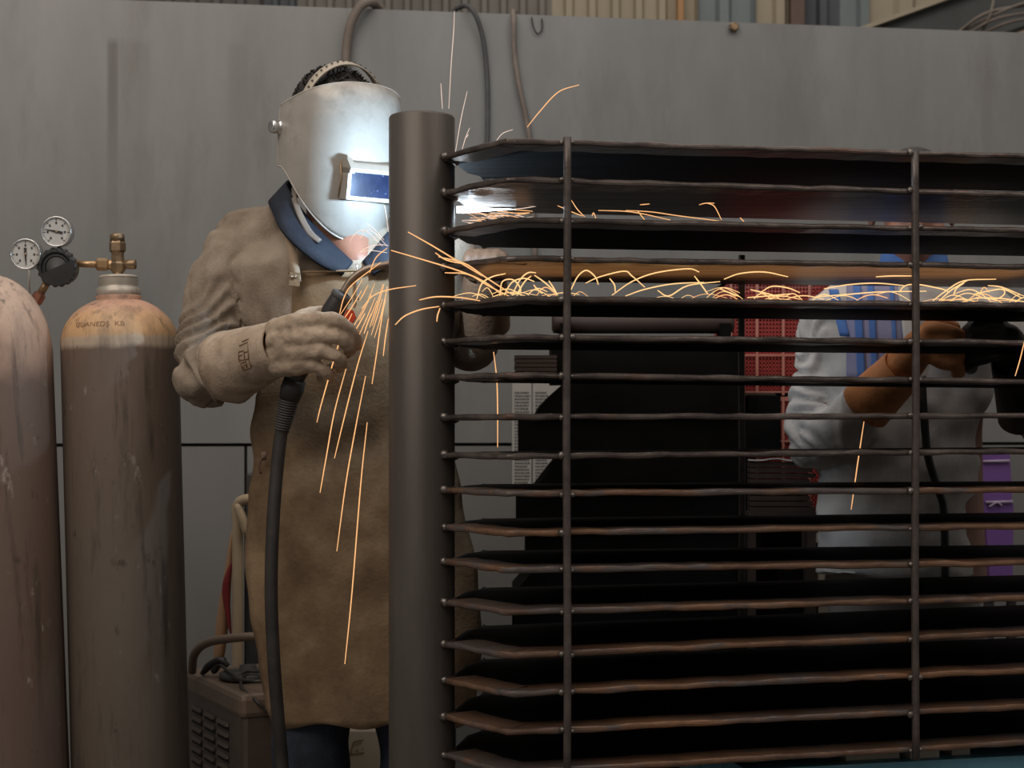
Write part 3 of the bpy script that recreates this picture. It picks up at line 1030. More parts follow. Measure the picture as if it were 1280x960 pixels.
gauge(70.5, 289.5, 0.0297, 168, 0.42, 'upper right gauge with chrome rim and white dial')
gauge(32, 317.5, 0.0300, 272, 0.40, 'lower left gauge with chrome rim and white dial')
o0, o1, o2 = P(60, 351, RD + 0.012), P(50, 368, RD + 0.012), P(38, 388, RD + 0.012)
MB().tube([o0, o1], 0.0075, 12).build('outlet_pipe', M['brass_dark'], reg)
dd = (o2 - o1).normalized()
MB().lathe([(0.008, -0.004), (0.0125, 0.0), (0.0125, 0.016), (0.0095, 0.019), (0.0085, 0.04)], 6, frame(o1, dd, (1, 0, 0)), False).build('outlet_nut', M['copper'], reg)
MB().tube([P(36, 336, RD + 0.03), P(36.5, 352, RD + 0.03), P(37, 372, RD + 0.03)], 0.0017, 6).build('thin_tube', M['zinc'], reg)

# ------------------------------------------------------------------ brown welding power source, trolley and odds beside it
cA = Vector((-0.548, 3.25))
cL = Vector((-0.735, 3.60))
dl = (cL - cA)
fwid = 0.20
dr = Vector((dl.y, -dl.x)).normalized()
HB = 0.50
wb = thing('welding_machine', 'brown louvred welding power source on the floor left of the welder', 'welding machine', (cA.x, cA.y, 0))
rot = Matrix((Vector((dr.x, dr.y, 0)), Vector((dl.normalized().x, dl.normalized().y, 0)), Vector((0, 0, 1)))).transposed()
cen = cA + dl / 2 + dr * fwid / 2
MB().bbox((cen.x, cen.y, (HB - 0.035) / 2 + 0.03), (fwid, dl.length, HB - 0.095), rot, 0.012).build('case', M['welder_box'], wb)
MB().bbox((cen.x, cen.y, HB - 0.022), (fwid + 0.012, dl.length + 0.012, 0.05), rot, 0.012).build('lid', M['welder_lid'], wb)
for sx in (-1, 1):
    for sy in (-1, 1):
        pp = cen + dr * sx * (fwid / 2 - 0.03) + dl.normalized() * sy * (dl.length / 2 - 0.03)
        MB().lathe([(0.018, 0.0), (0.02, 0.005), (0.02, 0.05)], 14, Matrix.Translation((pp.x, pp.y, 0))).build('foot', M['black'], wb)
dln = dl.normalized()
lm = Matrix((Vector((-dr.x, -dr.y, 0)), Vector((dln.x, dln.y, 0)), Vector((0, 0, 1)))).transposed()
for c in range(3):
    for r in range(11):
        q = cA + dln * (0.085 + c * 0.092)
        z = HB - 0.075 - r * 0.0225
        wdt = 0.074
        # a pressed louvre: dark slot under a sloping lip
        base = Vector((q.x, q.y, z))
        nrm = Vector((-dr.x, -dr.y, 0))
        tl = Vector((dln.x, dln.y, 0))
        up = Vector((0, 0, 1))
        MB().slab([base + tl * a + up * b + nrm * 0.0012 for a, b in ((0, 0), (wdt, 0), (wdt, -0.010), (0, -0.010))],
                  [base + tl * a + up * b - nrm * 0.002 for a, b in ((0, 0), (wdt, 0), (wdt, -0.010), (0, -0.010))]).build('louvre_slot', M['slot'], wb)
        MB().add([base + nrm * 0.001, base + tl * wdt + nrm * 0.001, base + tl * (wdt - 0.004) + up * 0.007 + nrm * 0.001, base + tl * 0.004 + up * 0.007 + nrm * 0.001,
                  base - up * 0.001 + nrm * 0.006 + tl * 0.003, base - up * 0.001 + tl * (wdt - 0.003) + nrm * 0.006],
                 [(3, 2, 5, 4), (0, 3, 4), (1, 5, 2), (0, 4, 5, 1)], False).build('louvre', M['welder_box'], wb)
for zz in (0.47, 0.30, 0.25):
    p = cA - dln * 0.001 + dr * 0.02
    MB().lathe([(0.006, 0), (0.005, 0.004), (0.0, 0.005)], 10, frame((p.x, p.y, zz), (-dln.x, -dln.y, 0), (0, 0, 1))).build('screw', M['zinc'], wb)
MB().tube(spline([P(240, 840, 3.50), P(243, 818, 3.48), P(258, 804, 3.46), P(288, 798, 3.44), P(325, 796, 3.43), P(352, 803, 3.43), P(362, 838, 3.44)], 7), 0.0095, 12).build('handle', M['welder_lid'], wb)
# plate-like disc and looped lead lying on the lid
dc = P(310, 848, 3.45)
disc = MB().lathe([(0.0, 0.0), (0.05, 0.0), (0.062, 0.004), (0.062, 0.014), (0.05, 0.018), (0.02, 0.018), (0.018, 0.03), (0.0, 0.03)], 36, Matrix.Translation((dc.x, dc.y, HB + 0.0035)))
tag(disc.build('grinding_disc', M['slate']), 'dark round grinding disc lying on the welding machine lid', 'disc')
lead = spline([P(262, 842, 3.5), P(276, 832, 3.47), P(292, 850, 3.36), P(300, 864, 3.30), P(322, 868, 3.27), P(345, 862, 3.3), P(338, 846, 3.38), P(310, 842, 3.40), P(300, 856, 3.33), P(318, 874, 3.255), P(335, 890, 3.25)], 6)
for i, p in enumerate(lead):
    p.z = max(p.z, HB + 0.0275) if i < len(lead) - 12 else p.z
tag(MB().tube(lead, 0.0035, 7).build('power_lead', M['rubber']), 'thin brown-black lead looped on the welding machine lid', 'cable')
jaw = spline([P(252, 843, 3.5), P(262, 832, 3.5), P(275, 826, 3.49), P(284, 834, 3.49)], 5)
clamp = MB().tube(jaw, [0.005, 0.006, 0.007, 0.008] + [0.009] * (len(jaw) - 4), 8)
clamp.capsule([P(268, 838, 3.49), P(280, 824, 3.49)], [0.008, 0.005], 8)
for p in clamp.v:
    p.z = max(p.z, HB + 0.004)
tag(clamp.build('earth_clamp', M['black']), 'black earth clamp at the rear of the welding machine lid', 'clamp')

tro = thing('hand_trolley', 'cream steel trolley pole with a bent handle behind the welding machine', 'trolley', (P(297, 640, 3.70).x, 3.70, 0))
pb = P(297, 640, 3.70)
top = spline([P(297, 648, 3.70), P(296, 636, 3.70), P(301, 627, 3.69), P(312, 624, 3.68), P(335, 624, 3.68)], 6)
MB().tube([Vector((pb.x, pb.y, 0.0)), Vector((pb.x, pb.y, 0.5))] + top, 0.0125, 14).build('pole', M['pole'], tro)
MB().capsule(spline([P(298, 634, 3.685), P(303, 648, 3.68), P(308, 664, 3.68)], 5), 0.0105, 12).build('bent_grip', M['pole'], tro)
MB().bbox((pb.x + 0.045, 3.745, 0.47), (0.062, 0.03, 0.94), None, 0.006).build('back_plate', M['slate'], tro)
MB().bbox((pb.x + 0.03, 3.75, 0.03), (0.16, 0.07, 0.06), None, 0.008).build('foot', M['slate'], tro)
hg = MB()
hg.rings([[P(x0, y, 3.74 - dd), P((x0 + x1) / 2, y, 3.715 - dd), P(x1, y, 3.74 - dd), P((x0 + x1) / 2, y, 3.755 - dd)] for y, x0, x1, dd in
          ((660, 288, 293, 0.0), (700, 281, 293, 0.0), (726, 276, 292, 0.005), (750, 270, 292, 0.01), (780, 266, 290, 0.012), (812, 263, 286, 0.012), (832, 264, 282, 0.008))])
bag = thing('leather_bag', 'tan leather flap with red lining hung on the trolley pole', 'bag', P(278, 832, 3.74))
o = hg.build('flap', M['leather'], bag)
subdiv(o, 2)
rd = MB()
rd.rings([[P(x0, y, 3.705), P((x0 + x1) / 2, y, 3.698), P(x1, y, 3.705), P((x0 + x1) / 2, y, 3.72)] for y, x0, x1 in ((700, 288, 292), (726, 275, 291), (744, 274, 290), (770, 281, 290), (796, 287, 291))])
subdiv(rd.build('lining', M['redcloth'], bag), 2)

case = thing('equipment_case', 'beige enamel case with a brown logo seen between the legs of the welder', 'case', P(455, 960, 3.75))
ctr = P(458, 930, 3.75)
c0 = P(425, 914, 3.75)
c1 = P(492, 909, 3.75)
ztopc = (c0.z + c1.z) / 2
MB().bbox(((c0.x + c1.x) / 2, 3.75 + 0.15, ztopc / 2), (c1.x - c0.x + 0.04, 0.30, ztopc), None, 0.006).build('body', M['case'], case)
MB().bbox(((c0.x + c1.x) / 2, 3.75 + 0.15, ztopc + 0.008), (c1.x - c0.x + 0.02, 0.25, 0.016), None, 0.003).build('recess', M['slot'], case)
MB().bbox(((c0.x + c1.x) / 2, 3.75 + 0.15, ztopc + 0.021), (c1.x - c0.x + 0.04, 0.29, 0.011), None, 0.003).build('lid', M['welder_lid'], case)
lg = MB()


def stroke(pts, wd):
    for (xa, ya), (xb, yb) in zip(pts, pts[1:]):
        a, b = P(xa, ya, 3.7485), P(xb, yb, 3.7485)
        t = (b - a).normalized()
        n = Vector((-t.z, 0, t.x)) * wd
        lg.add([a - n, b - n, b + n, a + n], [(0, 1, 2, 3)], False)


stroke([(454, 925), (442, 927.5), (438, 943), (455, 941)], 0.0016)
stroke([(442, 932), (452, 929)], 0.0008)
stroke([(444, 937), (446, 940), (448, 936)], 0.001)
stroke([(453, 934), (453, 938)], 0.001)
lg.build('logo', M['case_mark'], case)

# ------------------------------------------------------------------ behind the rack: black machine, roller, plates, crates, notices
mach = thing('black_machine', 'sooty black machine with stepped and chamfered corners behind the rack', 'machine', P(800, 720, 3.7))


def block(poly, d0, d1, name, mat, parent):
    MB().slab([P(x, y, d0) for x, y in poly], [P(x, y, d0) + Vector((0, d1 - d0, 0)) for x, y in poly]).build(name, mat, parent)


block([(690, 420), (925, 420), (925, 478), (690, 478)], 3.58, 3.86, 'upper_housing', M['machine'], mach)
block([(706, 478), (925, 478), (925, 520), (668, 520), (676, 506), (690, 492)], 3.55, 3.86, 'hood', M['machine'], mach)
block([(648, 520), (976, 520), (976, 568), (648, 568)], 3.56, 3.86, 'body_block', M['machine'], mach)
block([(702, 568), (936, 568), (936, 612), (668, 612)], 3.55, 3.86, 'chamfered_block', M['machine'], mach)
block([(645, 612), (1004, 612), (1004, 660), (645, 660)], 3.56, 3.86, 'lower_block', M['machine'], mach)
block([(657, 660), (1002, 660), (1002, 712), (657, 712)], 3.57, 3.86, 'plinth', M['machine'], mach)
block([(668, 712), (1004, 712), (1004, 1180), (640, 1180), (640, 744)], 3.55, 3.86, 'base', M['machine'], mach)
block([(936, 494), (976, 494), (976, 520), (936, 520)], 3.60, 3.86, 'side_box', M['machine'], mach)
block([(925, 491), (968, 491), (972, 495), (925, 495)], 3.62, 3.8, 'ledge', M['dplate'], mach)
ra, rb = P(692, 404, 3.66), P(912, 404, 3.66)
MB().lathe([(0.016, -0.004), (0.023, 0.0), (0.024, 0.01), (0.024, (rb - ra).length), (0.020, (rb - ra).length + 0.008), (0.012, (rb - ra).length + 0.010)], 28, frame(ra, (1, 0, 0), (0, 0, 1))).build('roller', M['roller'], mach)
for px in (700, 900):
    block([(px, 404), (px + 14, 404), (px + 14, 424), (px, 424)], 3.63, 3.69, 'roller_bracket', M['machine'], mach)
for i in range(5):
    y = 444 + i * 5.2
    poly = [(643 + (i % 2), y), (696, y), (696, y + 4.2), (643 + (i % 2), y + 4.2)]
    mb = MB()
    mb.slab([P(x, yy, 3.52) for x, yy in poly], [P(x, yy, 3.52) + Vector((0, 0.2, 0)) for x, yy in poly])
    nm = ('topmost', 'second from the top', 'third from the top', 'fourth from the top', 'lowest')[i]
    mb.build('rib', M['dplate'], mach)
for i in range(9):
    y = 578 + i * 7.0
    if y > 642:
        break
    poly = [(938, y), (1013 + (i % 3) * 3, y), (1013 + (i % 3) * 3, y + 5.6), (938, y + 5.6)]
    nm = ('topmost', 'second from the top', 'third from the top', 'fourth from the top', 'fifth from the top', 'sixth from the top', 'seventh from the top', 'eighth from the top', 'lowest')[i]
    o = MB().slab([P(x, yy, 3.50) for x, yy in poly], [P(x, yy, 3.50) + Vector((0, 0.045, 0)) for x, yy in poly]).build('steel_plate', M['dplate'])
    tag(o, nm + ' dark plate of the stack behind the ninth shelf', 'plate', 'dark plates stacked behind the rack')
stand = thing('plate_stand', 'dark upright stand carrying the stack of plates behind the rack', 'stand', P(1010, 1180, 3.52))
block([(1009, 640), (1020, 640), (1020, 1190), (1009, 1190)], 3.50, 3.53, 'leg', M['dplate'], stand)
block([(936, 640), (1022, 640), (1022, 645), (936, 645)], 3.495, 3.548, 'shelf_bracket', M['dplate'], stand)
block([(936, 645), (945, 645), (945, 1190), (936, 1190)], 3.50, 3.53, 'leg', M['dplate'], stand)
rag = MB()
rr = random.Random(3)
gv = []
for j in range(4):
    for i in range(9):
        gv.append(P(935 + i * 9.6, 575.5 + 1.2 * math.sin(i * 1.3) + (3.5 if i > 6 else 0), 3.495 + j * 0.016) + Vector((0, 0, rr.uniform(-.0012, .0012))))
rag.add(gv, [(j * 9 + i, j * 9 + i + 1, (j + 1) * 9 + i + 1, (j + 1) * 9 + i) for j in range(3) for i in range(8)])
o = rag.build('rag', M['paper'])
tag(solid(o, 0.0025, 1.0), 'crumpled pale rag lying on the stack of dark plates', 'rag')
o = MB().slab([P(x, y, 3.6) for x, y in ((1002, 664), (1008, 664), (1008, 720), (1001, 720))], [P(x, y, 3.62) for x, y in ((1002, 664), (1008, 664), (1008, 720), (1001, 720))])
tag(o.build('pale_strip', M['paper']), 'narrow pale strip between the black machine and the plate stand', 'strip')


def crate(x0, x1, y0, y1, d, label):
    c = thing('red_crate', label, 'crate', P((x0 + x1) / 2, y1, d), 'red plastic crates stacked behind the rack')
    w = P(x1, y0, d).x - P(x0, y0, d).x
    h = P(x0, y0, d).z - P(x0, y1, d).z
    o = P(x0, y1, d)
    dp = 0.30

    def bx(xa, za, xb, zb, ya, yb, mb):
        mb.box((o.x + (xa + xb) / 2, o.y + (ya + yb) / 2, o.z + (za + zb) / 2), (xb - xa, yb - ya, zb - za))
    for za, zb in ((0, 0.010), (h - 0.010, h)):
        for bar_ in ((0, za, w, zb, 0, 0.012), (0, za, w, zb, dp - 0.012, dp), (0, za, 0.012, zb, 0.012, dp - 0.012), (w - 0.012, za, w, zb, 0.012, dp - 0.012)):
            fr = MB()
            bx(*bar_, fr)
            fr.build('rim_bar', M['crate_line'], c)
    nx = 4
    for i in range(nx + 1):
        m = MB()
        xx = (w - 0.006) * i / nx
        bx(xx, 0, xx + 0.006, h, -0.002, 0.010, m)
        m.build('upright_rib', M['crate_line'], c)
    for i in range(1, 3):
        m = MB()
        zz = h * i / 3
        bx(0, zz, w, zz + 0.005, -0.001, 0.009, m)
        m.build('cross_rib', M['crate_line'], c)
    ms = MB()
    for i in range(32):
        xx = w * i / 32
        bx(xx, 0, xx + 0.0045, h, 0.004, 0.008, ms)
    for i in range(30):
        zz = h * i / 30
        bx(0, zz, w, zz + 0.0042, 0.004, 0.008, ms)
    ms.build('mesh_panel', M['crate'], c)['kind'] = 'stuff'
    bk = MB()
    bx(0, 0, w, h, dp - 0.010, dp - 0.004, bk)
    bx(0, 0, 0.006, h, 0.0, dp, bk)
    bx(w - 0.006, 0, w, h, 0.0, dp, bk)
    bx(0, 0, w, 0.006, 0, dp, bk)
    bk.build('shell', M['crate'], c)


cr_d = 3.88
crate(912, 1046, 348, 494, cr_d, 'upper red mesh-sided plastic crate behind the grey-jacketed worker')
crate(912, 1046, 496, 666, cr_d, 'lower red mesh-sided plastic crate behind the stack of plates')
pal = thing('pallet', 'dusty wooden pallet stack under the red crates behind the rack', 'pallet', P(979, 1120, cr_d))
pz = P(900, 666.5, cr_d).z
for i in range(6):
    zz = pz * (i + 1) / 6
    x0, x1 = P(905, 600, cr_d).x, P(1052, 600, cr_d).x
    MB().box(((x0 + x1) / 2, cr_d + 0.15, zz - 0.011), (x1 - x0, 0.31, 0.022)).build('deck_board', M['wood'], pal)
    for xx in (x0 + 0.03, x1 - 0.03):
        MB().box((xx, cr_d + 0.15, (zz - 0.022 + pz * i / 6) / 2), (0.05, 0.29, zz - 0.022 - pz * i / 6)).build('bearer', M['wood'], pal)

pur = thing('purple_canister', 'purple plastic canister with pale scuffed rims right of the grey-jacketed worker', 'canister', P(1246, 738, 3.9))
pm = MB()


def psec(x0, x1, y, d0=3.88, d1=4.06):
    return [P(x0, y, d0), P(x1, y, d0), P(x1, y, d0) + Vector((0, d1 - d0, 0)), P(x0, y, d0) + Vector((0, d1 - d0, 0))]


pm.rings([psec(1228, 1262, 566), psec(1226, 1263, 578), psec(1227, 1265, 626), psec(1230, 1267, 632), psec(1236, 1266, 700), psec(1238, 1266, 738)], True, True, True, False)
pm.build('body', M['purple'], pur)
for y, a, b in ((577, 1229, 1262), (628, 1232, 1266), (690, 1240, 1267)):
    MB().tube([P(a, y, 3.876), P(b, y - 1, 3.876)], 0.0035, 8).build('rim', M['purple_rim'], pur)
MB().tube(spline([P(1236, 634, 3.876), P(1246, 628, 3.874), P(1252, 632, 3.876)], 4), 0.003, 6).build('handle', M['purple_rim'], pur)
stool = thing('low_stand', 'dark low steel stand under the purple canister', 'stand', Vector((P(1252, 738, 3.9).x, 3.97, 0)))
sz_ = P(1246, 738, 3.88).z
sx0, sx1 = P(1229, 738, 3.88).x, P(1300, 738, 3.88).x
MB().box(((sx0 + sx1) / 2, 3.97, sz_ - 0.012), (sx1 - sx0, 0.22, 0.022)).build('top', M['slate'], stool)
for xx in (sx0 + 0.012, sx1 - 0.012):
    for yy in (3.875, 4.065):
        MB().box((xx, yy, (sz_ - 0.023) / 2), (0.02, 0.02, sz_ - 0.023)).build('leg', M['slate'], stool)
# brown board propped behind the second worker
o = MB().slab([P(x, y, 3.95) for x, y in ((1120, 330), (1214, 330), (1206, 1130), (1120, 1130))], [P(x, y, 3.97) for x, y in ((1120, 330), (1214, 330), (1206, 1130), (1120, 1130))])
tag(o.build('brown_board', M['leather']), 'brown board standing behind the grey-jacketed worker', 'board')

# printed notices on the partition
for i, (x0, x1, y0, y1, lab) in enumerate(((640, 664, 478, 612, 'narrow printed paper notice on the partition, left of the pair'), (666, 712, 478, 612, 'wide printed paper notice on the partition beside the black machine'))):
    n = thing('paper_notice', lab, 'notice', wall_pt((x0 + x1) / 2, y1, 0.003))
    q = [wall_pt(x0, y0, .003), wall_pt(x1, y0, .003), wall_pt(x1, y1, .003), wall_pt(x0, y1, .003)]
    MB().slab(q, [p - Vector((wn.x, wn.y, 0)) * 0.0025 for p in q]).build('sheet', M['paper'], n)
    tx = MB()
    rr = random.Random(40 + i)
    y = y0 + 12
    while y < y1 - 4:
        x = x0 + 3
        while x < x1 - 3:
            wd = rr.uniform(1.2, 3.0)
            if x + wd < x1 - 2 and not (i == 1 and 683 < x < 692):
                tx.add([wall_pt(x, y, .0042), wall_pt(x + wd, y, .0042), wall_pt(x + wd, y + 2.0, .0042), wall_pt(x, y + 2.0, .0042)], [(0, 1, 2, 3)], False)
            x += wd + 0.9
        y += 4.0
    tag(tx.build('printed_lines', M['slate'], n), None, None, None, 'stuff')

# ------------------------------------------------------------------ people


def fold_fn(segs, amp, pitch, seed, base_amp=0.004, lim=0.10):
    """creases running round the sleeves plus soft drape elsewhere"""
    ss = []
    acc = 0
    for a, b in segs:
        ss.append((Vector(a), Vector(b), acc))
        acc += (Vector(b) - Vector(a)).length

    def fn(p, n):
        best, bt, bl = 9, 0, 1
        for a, b, c in ss:
            ab = b - a
            t = max(0, min(1, (p - a).dot(ab) / ab.length_squared))
            d = (p - a - ab * t).length
            if d < best:
                best, bt = d, c + t * ab.length
        v = base_amp * (noise.noise(p * 10 + Vector((seed, 0, 0))) + 0.5 * noise.noise(p * 22 + Vector((0, seed, 0))))
        if best < lim:
            k = 1 - max(0, (best - lim * 0.7) / (lim * 0.3))
            ph = bt / pitch + 2.6 * noise.noise(p * 8 + Vector((seed, 3, 1))) + 1.3 * n.x + 0.5 * n.z
            w = math.sin(2 * PI * ph)
            w = (abs(w) ** 0.7) * (1 if w > 0 else -1)
            m = 0.45 + 0.8 * max(0, noise.noise(p * 5 + Vector((1, seed, 7))) + 0.3)
            v += amp * k * w * m
        return v
    return fn


def head_volumes(mb, hm):
    """skull, jaw, nose, ears; local frame faces -Y"""
    def L(x, y, z):
        return hm @ Vector((x, y, z))
    R3 = hm.to_3x3()
    mb.ball(L(0, 0.012, 0.03), (0.076, 0.096, 0.092), 20, R3)
    mb.ball(L(0, -0.018, -0.045), (0.062, 0.072, 0.078), 18, R3)
    mb.ball(L(0, -0.052, -0.098), (0.036, 0.030, 0.022), 14, R3)
    mb.capsule([L(0, -0.088, 0.005), L(0, -0.108, -0.038)], [0.010, 0.014], 10)
    for sx in (-1, 1):
        mb.ball(L(sx * 0.012, -0.098, -0.042), (0.009, 0.010, 0.008), 10, R3)
        mb.ball(L(sx * 0.084, 0.030, -0.020), (0.009, 0.020, 0.032), 12, R3)
        mb.ball(L(sx * 0.088, 0.036, -0.012), (0.008, 0.016, 0.024), 12, R3)
        mb.ball(L(sx * 0.030, -0.080, 0.022), (0.022, 0.012, 0.007), 10, R3)
        mb.ball(L(sx * 0.045, -0.062, -0.030), (0.020, 0.018, 0.016), 10, R3)
    mb.ball(L(0, -0.084, -0.068), (0.024, 0.011, 0.007), 12, R3)
    mb.ball(L(0, -0.082, -0.080), (0.021, 0.010, 0.007), 12, R3)


def torso(mb, secs, n=28, e=2.4):
    rings = []
    for c, hw, hd in secs:
        r = []
        for j in range(n):
            a = 2 * PI * j / n
            ca_, sa_ = math.cos(a), math.sin(a)
            x = math.copysign(abs(ca_) ** (2 / e), ca_) * hw
            y = math.copysign(abs(sa_) ** (2 / e), sa_) * hd
            r.append(Vector(c) + Vector((x, y, 0)))
        rings.append(r)
    mb.rings(rings)


def eyes(hm, par):
    for sx in (-1, 1):
        MB().ball(hm @ Vector((sx * 0.030, -0.0735, 0.006)), 0.0105, 12).build('eye', M['eye'], par)
        MB().ball(hm @ Vector((sx * 0.030, -0.0815, 0.006)), (0.005, 0.003, 0.005), 8).build('iris', M['ink'], par)


# ---------------- the welder in front
HO = P(417, 168, 3.09)
HM = Matrix.Translation(HO) @ Matrix.Rotation(math.radians(33), 4, 'Z') @ Matrix.Rotation(math.radians(11), 4, 'X')
TD = 3.09


def S(x, y, hwpx, hd, d=TD):
    return (P(x, y, d), hwpx * d / FPX, hd)


feet_z = 0.0
welder = thing('person', 'welder in silver face shield, beige jacket and brown leather apron holding a welding torch', 'person', (P(442, 900, TD).x, TD, 0))
sh_R, el_R, wr_R = P(293, 315, 3.10), P(258, 466, 3.03), P(338, 437, 2.835)
sh_L, el_L, wr_L = P(560, 318, 3.12), P(592, 430, 3.16), P(606, 352, 3.06)
hipR, knR, anR = P(400, 640, 3.10), P(388, 930, 3.06), Vector((P(390, 930, 3.08).x, 3.10, 0.09))
hipL, knL, anL = P(490, 640, 3.10), P(522, 930, 3.06), Vector((P(525, 930, 3.08).x, 3.12, 0.09))
b = MB()
torso(b, [S(424, 285, 42, 0.055), S(428, 312, 105, 0.075), S(432, 360, 112, 0.085), S(438, 460, 98, 0.08), S(442, 560, 98, 0.085), S(443, 650, 105, 0.09), S(443, 690, 90, 0.08)])
b.capsule([P(420, 300, 3.10), P(418, 230, 3.10)], [0.058, 0.055])
b.capsule([P(430, 296, 3.06), P(446, 328, 2.998)], [0.056, 0.031])
head_volumes(b, HM)
for sh, el, wr in ((sh_R, el_R, wr_R), (sh_L, el_L, wr_L)):
    b.capsule([sh, sh.lerp(el, .5), el], [0.036, 0.034, 0.030])
    b.capsule([el, el.lerp(wr, .4), wr], [0.030, 0.031, 0.024])
for h, k, a in ((hipR, knR, anR), (hipL, knL, anL)):
    b.capsule([h, h.lerp(k, .5), k], [0.075, 0.066, 0.050])
    b.capsule([k, k.lerp(a, .35), a], [0.050, 0.048, 0.034])
    b.capsule([a + Vector((0, 0.03, -0.045)), a + Vector((0, -0.13, -0.055))], [0.034, 0.030])
me = remesh(b, 0.0075, 2)
shift(me, origin(welder))
body = link('body', me, M['skin'], welder)
tag(body, 'brown skin of the ear and neck')
eyes(HM, welder)

# hair: cap over the skull
hb = MB()
rings = []
for i in range(15):
    a = math.radians(4 + 112 * i / 14)
    r = []
    for j in range(40):
        t = 2 * PI * j / 40
        x, y, z = math.sin(a) * math.cos(t), math.sin(a) * math.sin(t), math.cos(a)
        lim = 68 if y < -0.2 else 112
        aa = min(a, math.radians(lim) if y < -0.15 else a)
        x, y, z = math.sin(aa) * math.cos(t), math.sin(aa) * math.sin(t), math.cos(aa)
        q = Vector((x * 0.081, y * 0.103 + 0.012, z * 0.100 + 0.030))
        q += q.normalized() * 0.0035 * noise.noise(Vector((x * 14, y * 14, z * 4)))
        r.append(HM @ q)
    rings.append(r)
hb.rings(rings, True, False)
hr = hb.build('hair', M['hair'], welder)
# tufts so the hairline is not a bare cap
tf = MB()
rr = random.Random(11)
for i in range(900):
    a = math.radians(rr.uniform(5, 98))
    t = rr.uniform(0, 2 * PI)
    x, y, z = math.sin(a) * math.cos(t), math.sin(a) * math.sin(t), math.cos(a)
    if y < -0.35 and a > math.radians(62):
        continue
    q = Vector((x * 0.080, y * 0.102 + 0.012, z * 0.099 + 0.030))
    nrm = Vector((x, y, z)).normalized()
    side = Vector((0, -0.7, 0.15)) + Vector((rr.uniform(-.5, .5), rr.uniform(-.5, .3), rr.uniform(-.2, .5)))
    d = (nrm * 0.28 + side * 0.75).normalized()
    ln = rr.uniform(0.006, 0.013)
    tf.tube([HM @ q, HM @ (q + d * ln * 0.6), HM @ (q + d * ln + nrm * -0.002)], [0.0014, 0.001, 0.0002], 4)
tf.build('hair_strands', M['hair'], hr)['kind'] = 'stuff'

# jacket
j = MB()
torso(j, [S(423, 282, 46, 0.045), S(426, 294, 100, 0.056), S(430, 310, 134, 0.082), S(433, 335, 148, 0.122), S(438, 400, 136, 0.118), S(446, 490, 112, 0.096), S(448, 560, 110, 0.092), S(450, 600, 110, 0.092), S(450, 625, 110, 0.092)])
uaR = [P(330, 300, 3.10), P(297, 313, 3.10), P(278, 360, 3.09), P(266, 415, 3.07), P(257, 464, 3.03)]
j.capsule(spline(uaR, 4), [0.068 - 0.002 * i / 4 for i in range(len(spline(uaR, 4)))], 18)
faR = [P(256, 468, 3.03), P(283, 458, 2.95), P(312, 448, 2.89)]
j.capsule(faR, [0.062, 0.048, 0.038], 18)
uaL = [P(520, 300, 3.11), P(556, 316, 3.12), P(575, 370, 3.14), P(590, 428, 3.16)]
j.capsule(uaL, [0.068, 0.066, 0.060, 0.058], 18)
faL = [P(592, 430, 3.16), P(600, 395, 3.11), P(604, 372, 3.085)]
j.capsule(faL, [0.056, 0.050, 0.046], 18)
me = remesh(j, 0.0062, 5)
segs = list(zip(uaR[1:], uaR[2:])) + list(zip(faR, faR[1:]))
displace(me, fold_fn(segs, 0.0088, 0.060, 2.3, 0.010, 0.085))
shift(me, origin(welder))
jacket = link('jacket', me, M['jacket'], welder)

# shoulder seam on the sleeve head
sm = MB()

# collar: navy cloth folded outward
A = [(441, 328, 2.966), (420, 309, 2.982), (390, 279, 2.998), (364, 242, 3.03), (362, 226, 3.10), (410, 222, 3.18), (470, 232, 3.13), (500, 262, 3.03), (474, 304, 2.982), (453, 328, 2.966)]
Bq = [(428, 344, 2.945), (394, 327, 2.935), (357, 294, 2.945), (341, 266, 3.01), (343, 248, 3.13), (410, 246, 3.22), (505, 252, 3.15), (528, 285, 3.03), (497, 322, 2.945), (466, 344, 2.945)]


def strip(A, B, n=6, rows=4):
    a, b_ = spline([P(*q) for q in A], n), spline([P(*q) for q in B], n)
    mb = MB()
    rg = []
    for p, q in zip(a, b_):
        mid = (p + q) / 2 + (q - p).cross(Vector((0, 0, 1))).normalized() * 0.0
        rg.append([p.lerp(q, t / (rows - 1)) for t in range(rows)])
    mb.rings(rg, False, False, False)
    return mb


col = strip(A, Bq).build('collar', M['collar'], welder, False)
solid(col, 0.006)
# lighter inner facing
A2 = [(402, 300, 2.962), (390, 288, 2.972), (378, 266, 2.99), (371, 246, 3.02), (372, 232, 3.07)]
B2 = [(397, 304, 2.960), (384, 293, 2.969), (372, 271, 2.986), (365, 250, 3.015), (365, 236, 3.07)]
tag(solid(strip(A2, B2).build('inner_collar', M['hose'], welder, False), 0.004), 'pale grey inner collar edge')
tag(MB().tube(spline([P(446, 330, 2.948), P(447, 350, 2.944), P(448, 375, 2.94)], 5), 0.0022, 6).build('zip', M['chrome'], welder), 'metal zip at the neck')

# apron
XL = [(338, 352), (400, 346), (460, 334), (500, 320), (540, 313), (575, 318), (620, 311), (700, 306), (760, 312), (830, 324), (880, 332), (908, 342)]
XR = [(338, 508), (450, 548), (560, 566), (620, 577), (720, 597), (800, 602), (908, 592)]


def apron_d(y, u):
    base = lerp_tab([(338, 2.952), (420, 2.945), (520, 2.95), (640, 2.945), (780, 2.945), (908, 2.95)], y)
    curve = lerp_tab([(338, 0.045), (450, 0.055), (560, 0.060), (700, 0.070), (908, 0.07)], y)
    return base + curve * abs(u) ** 2.4


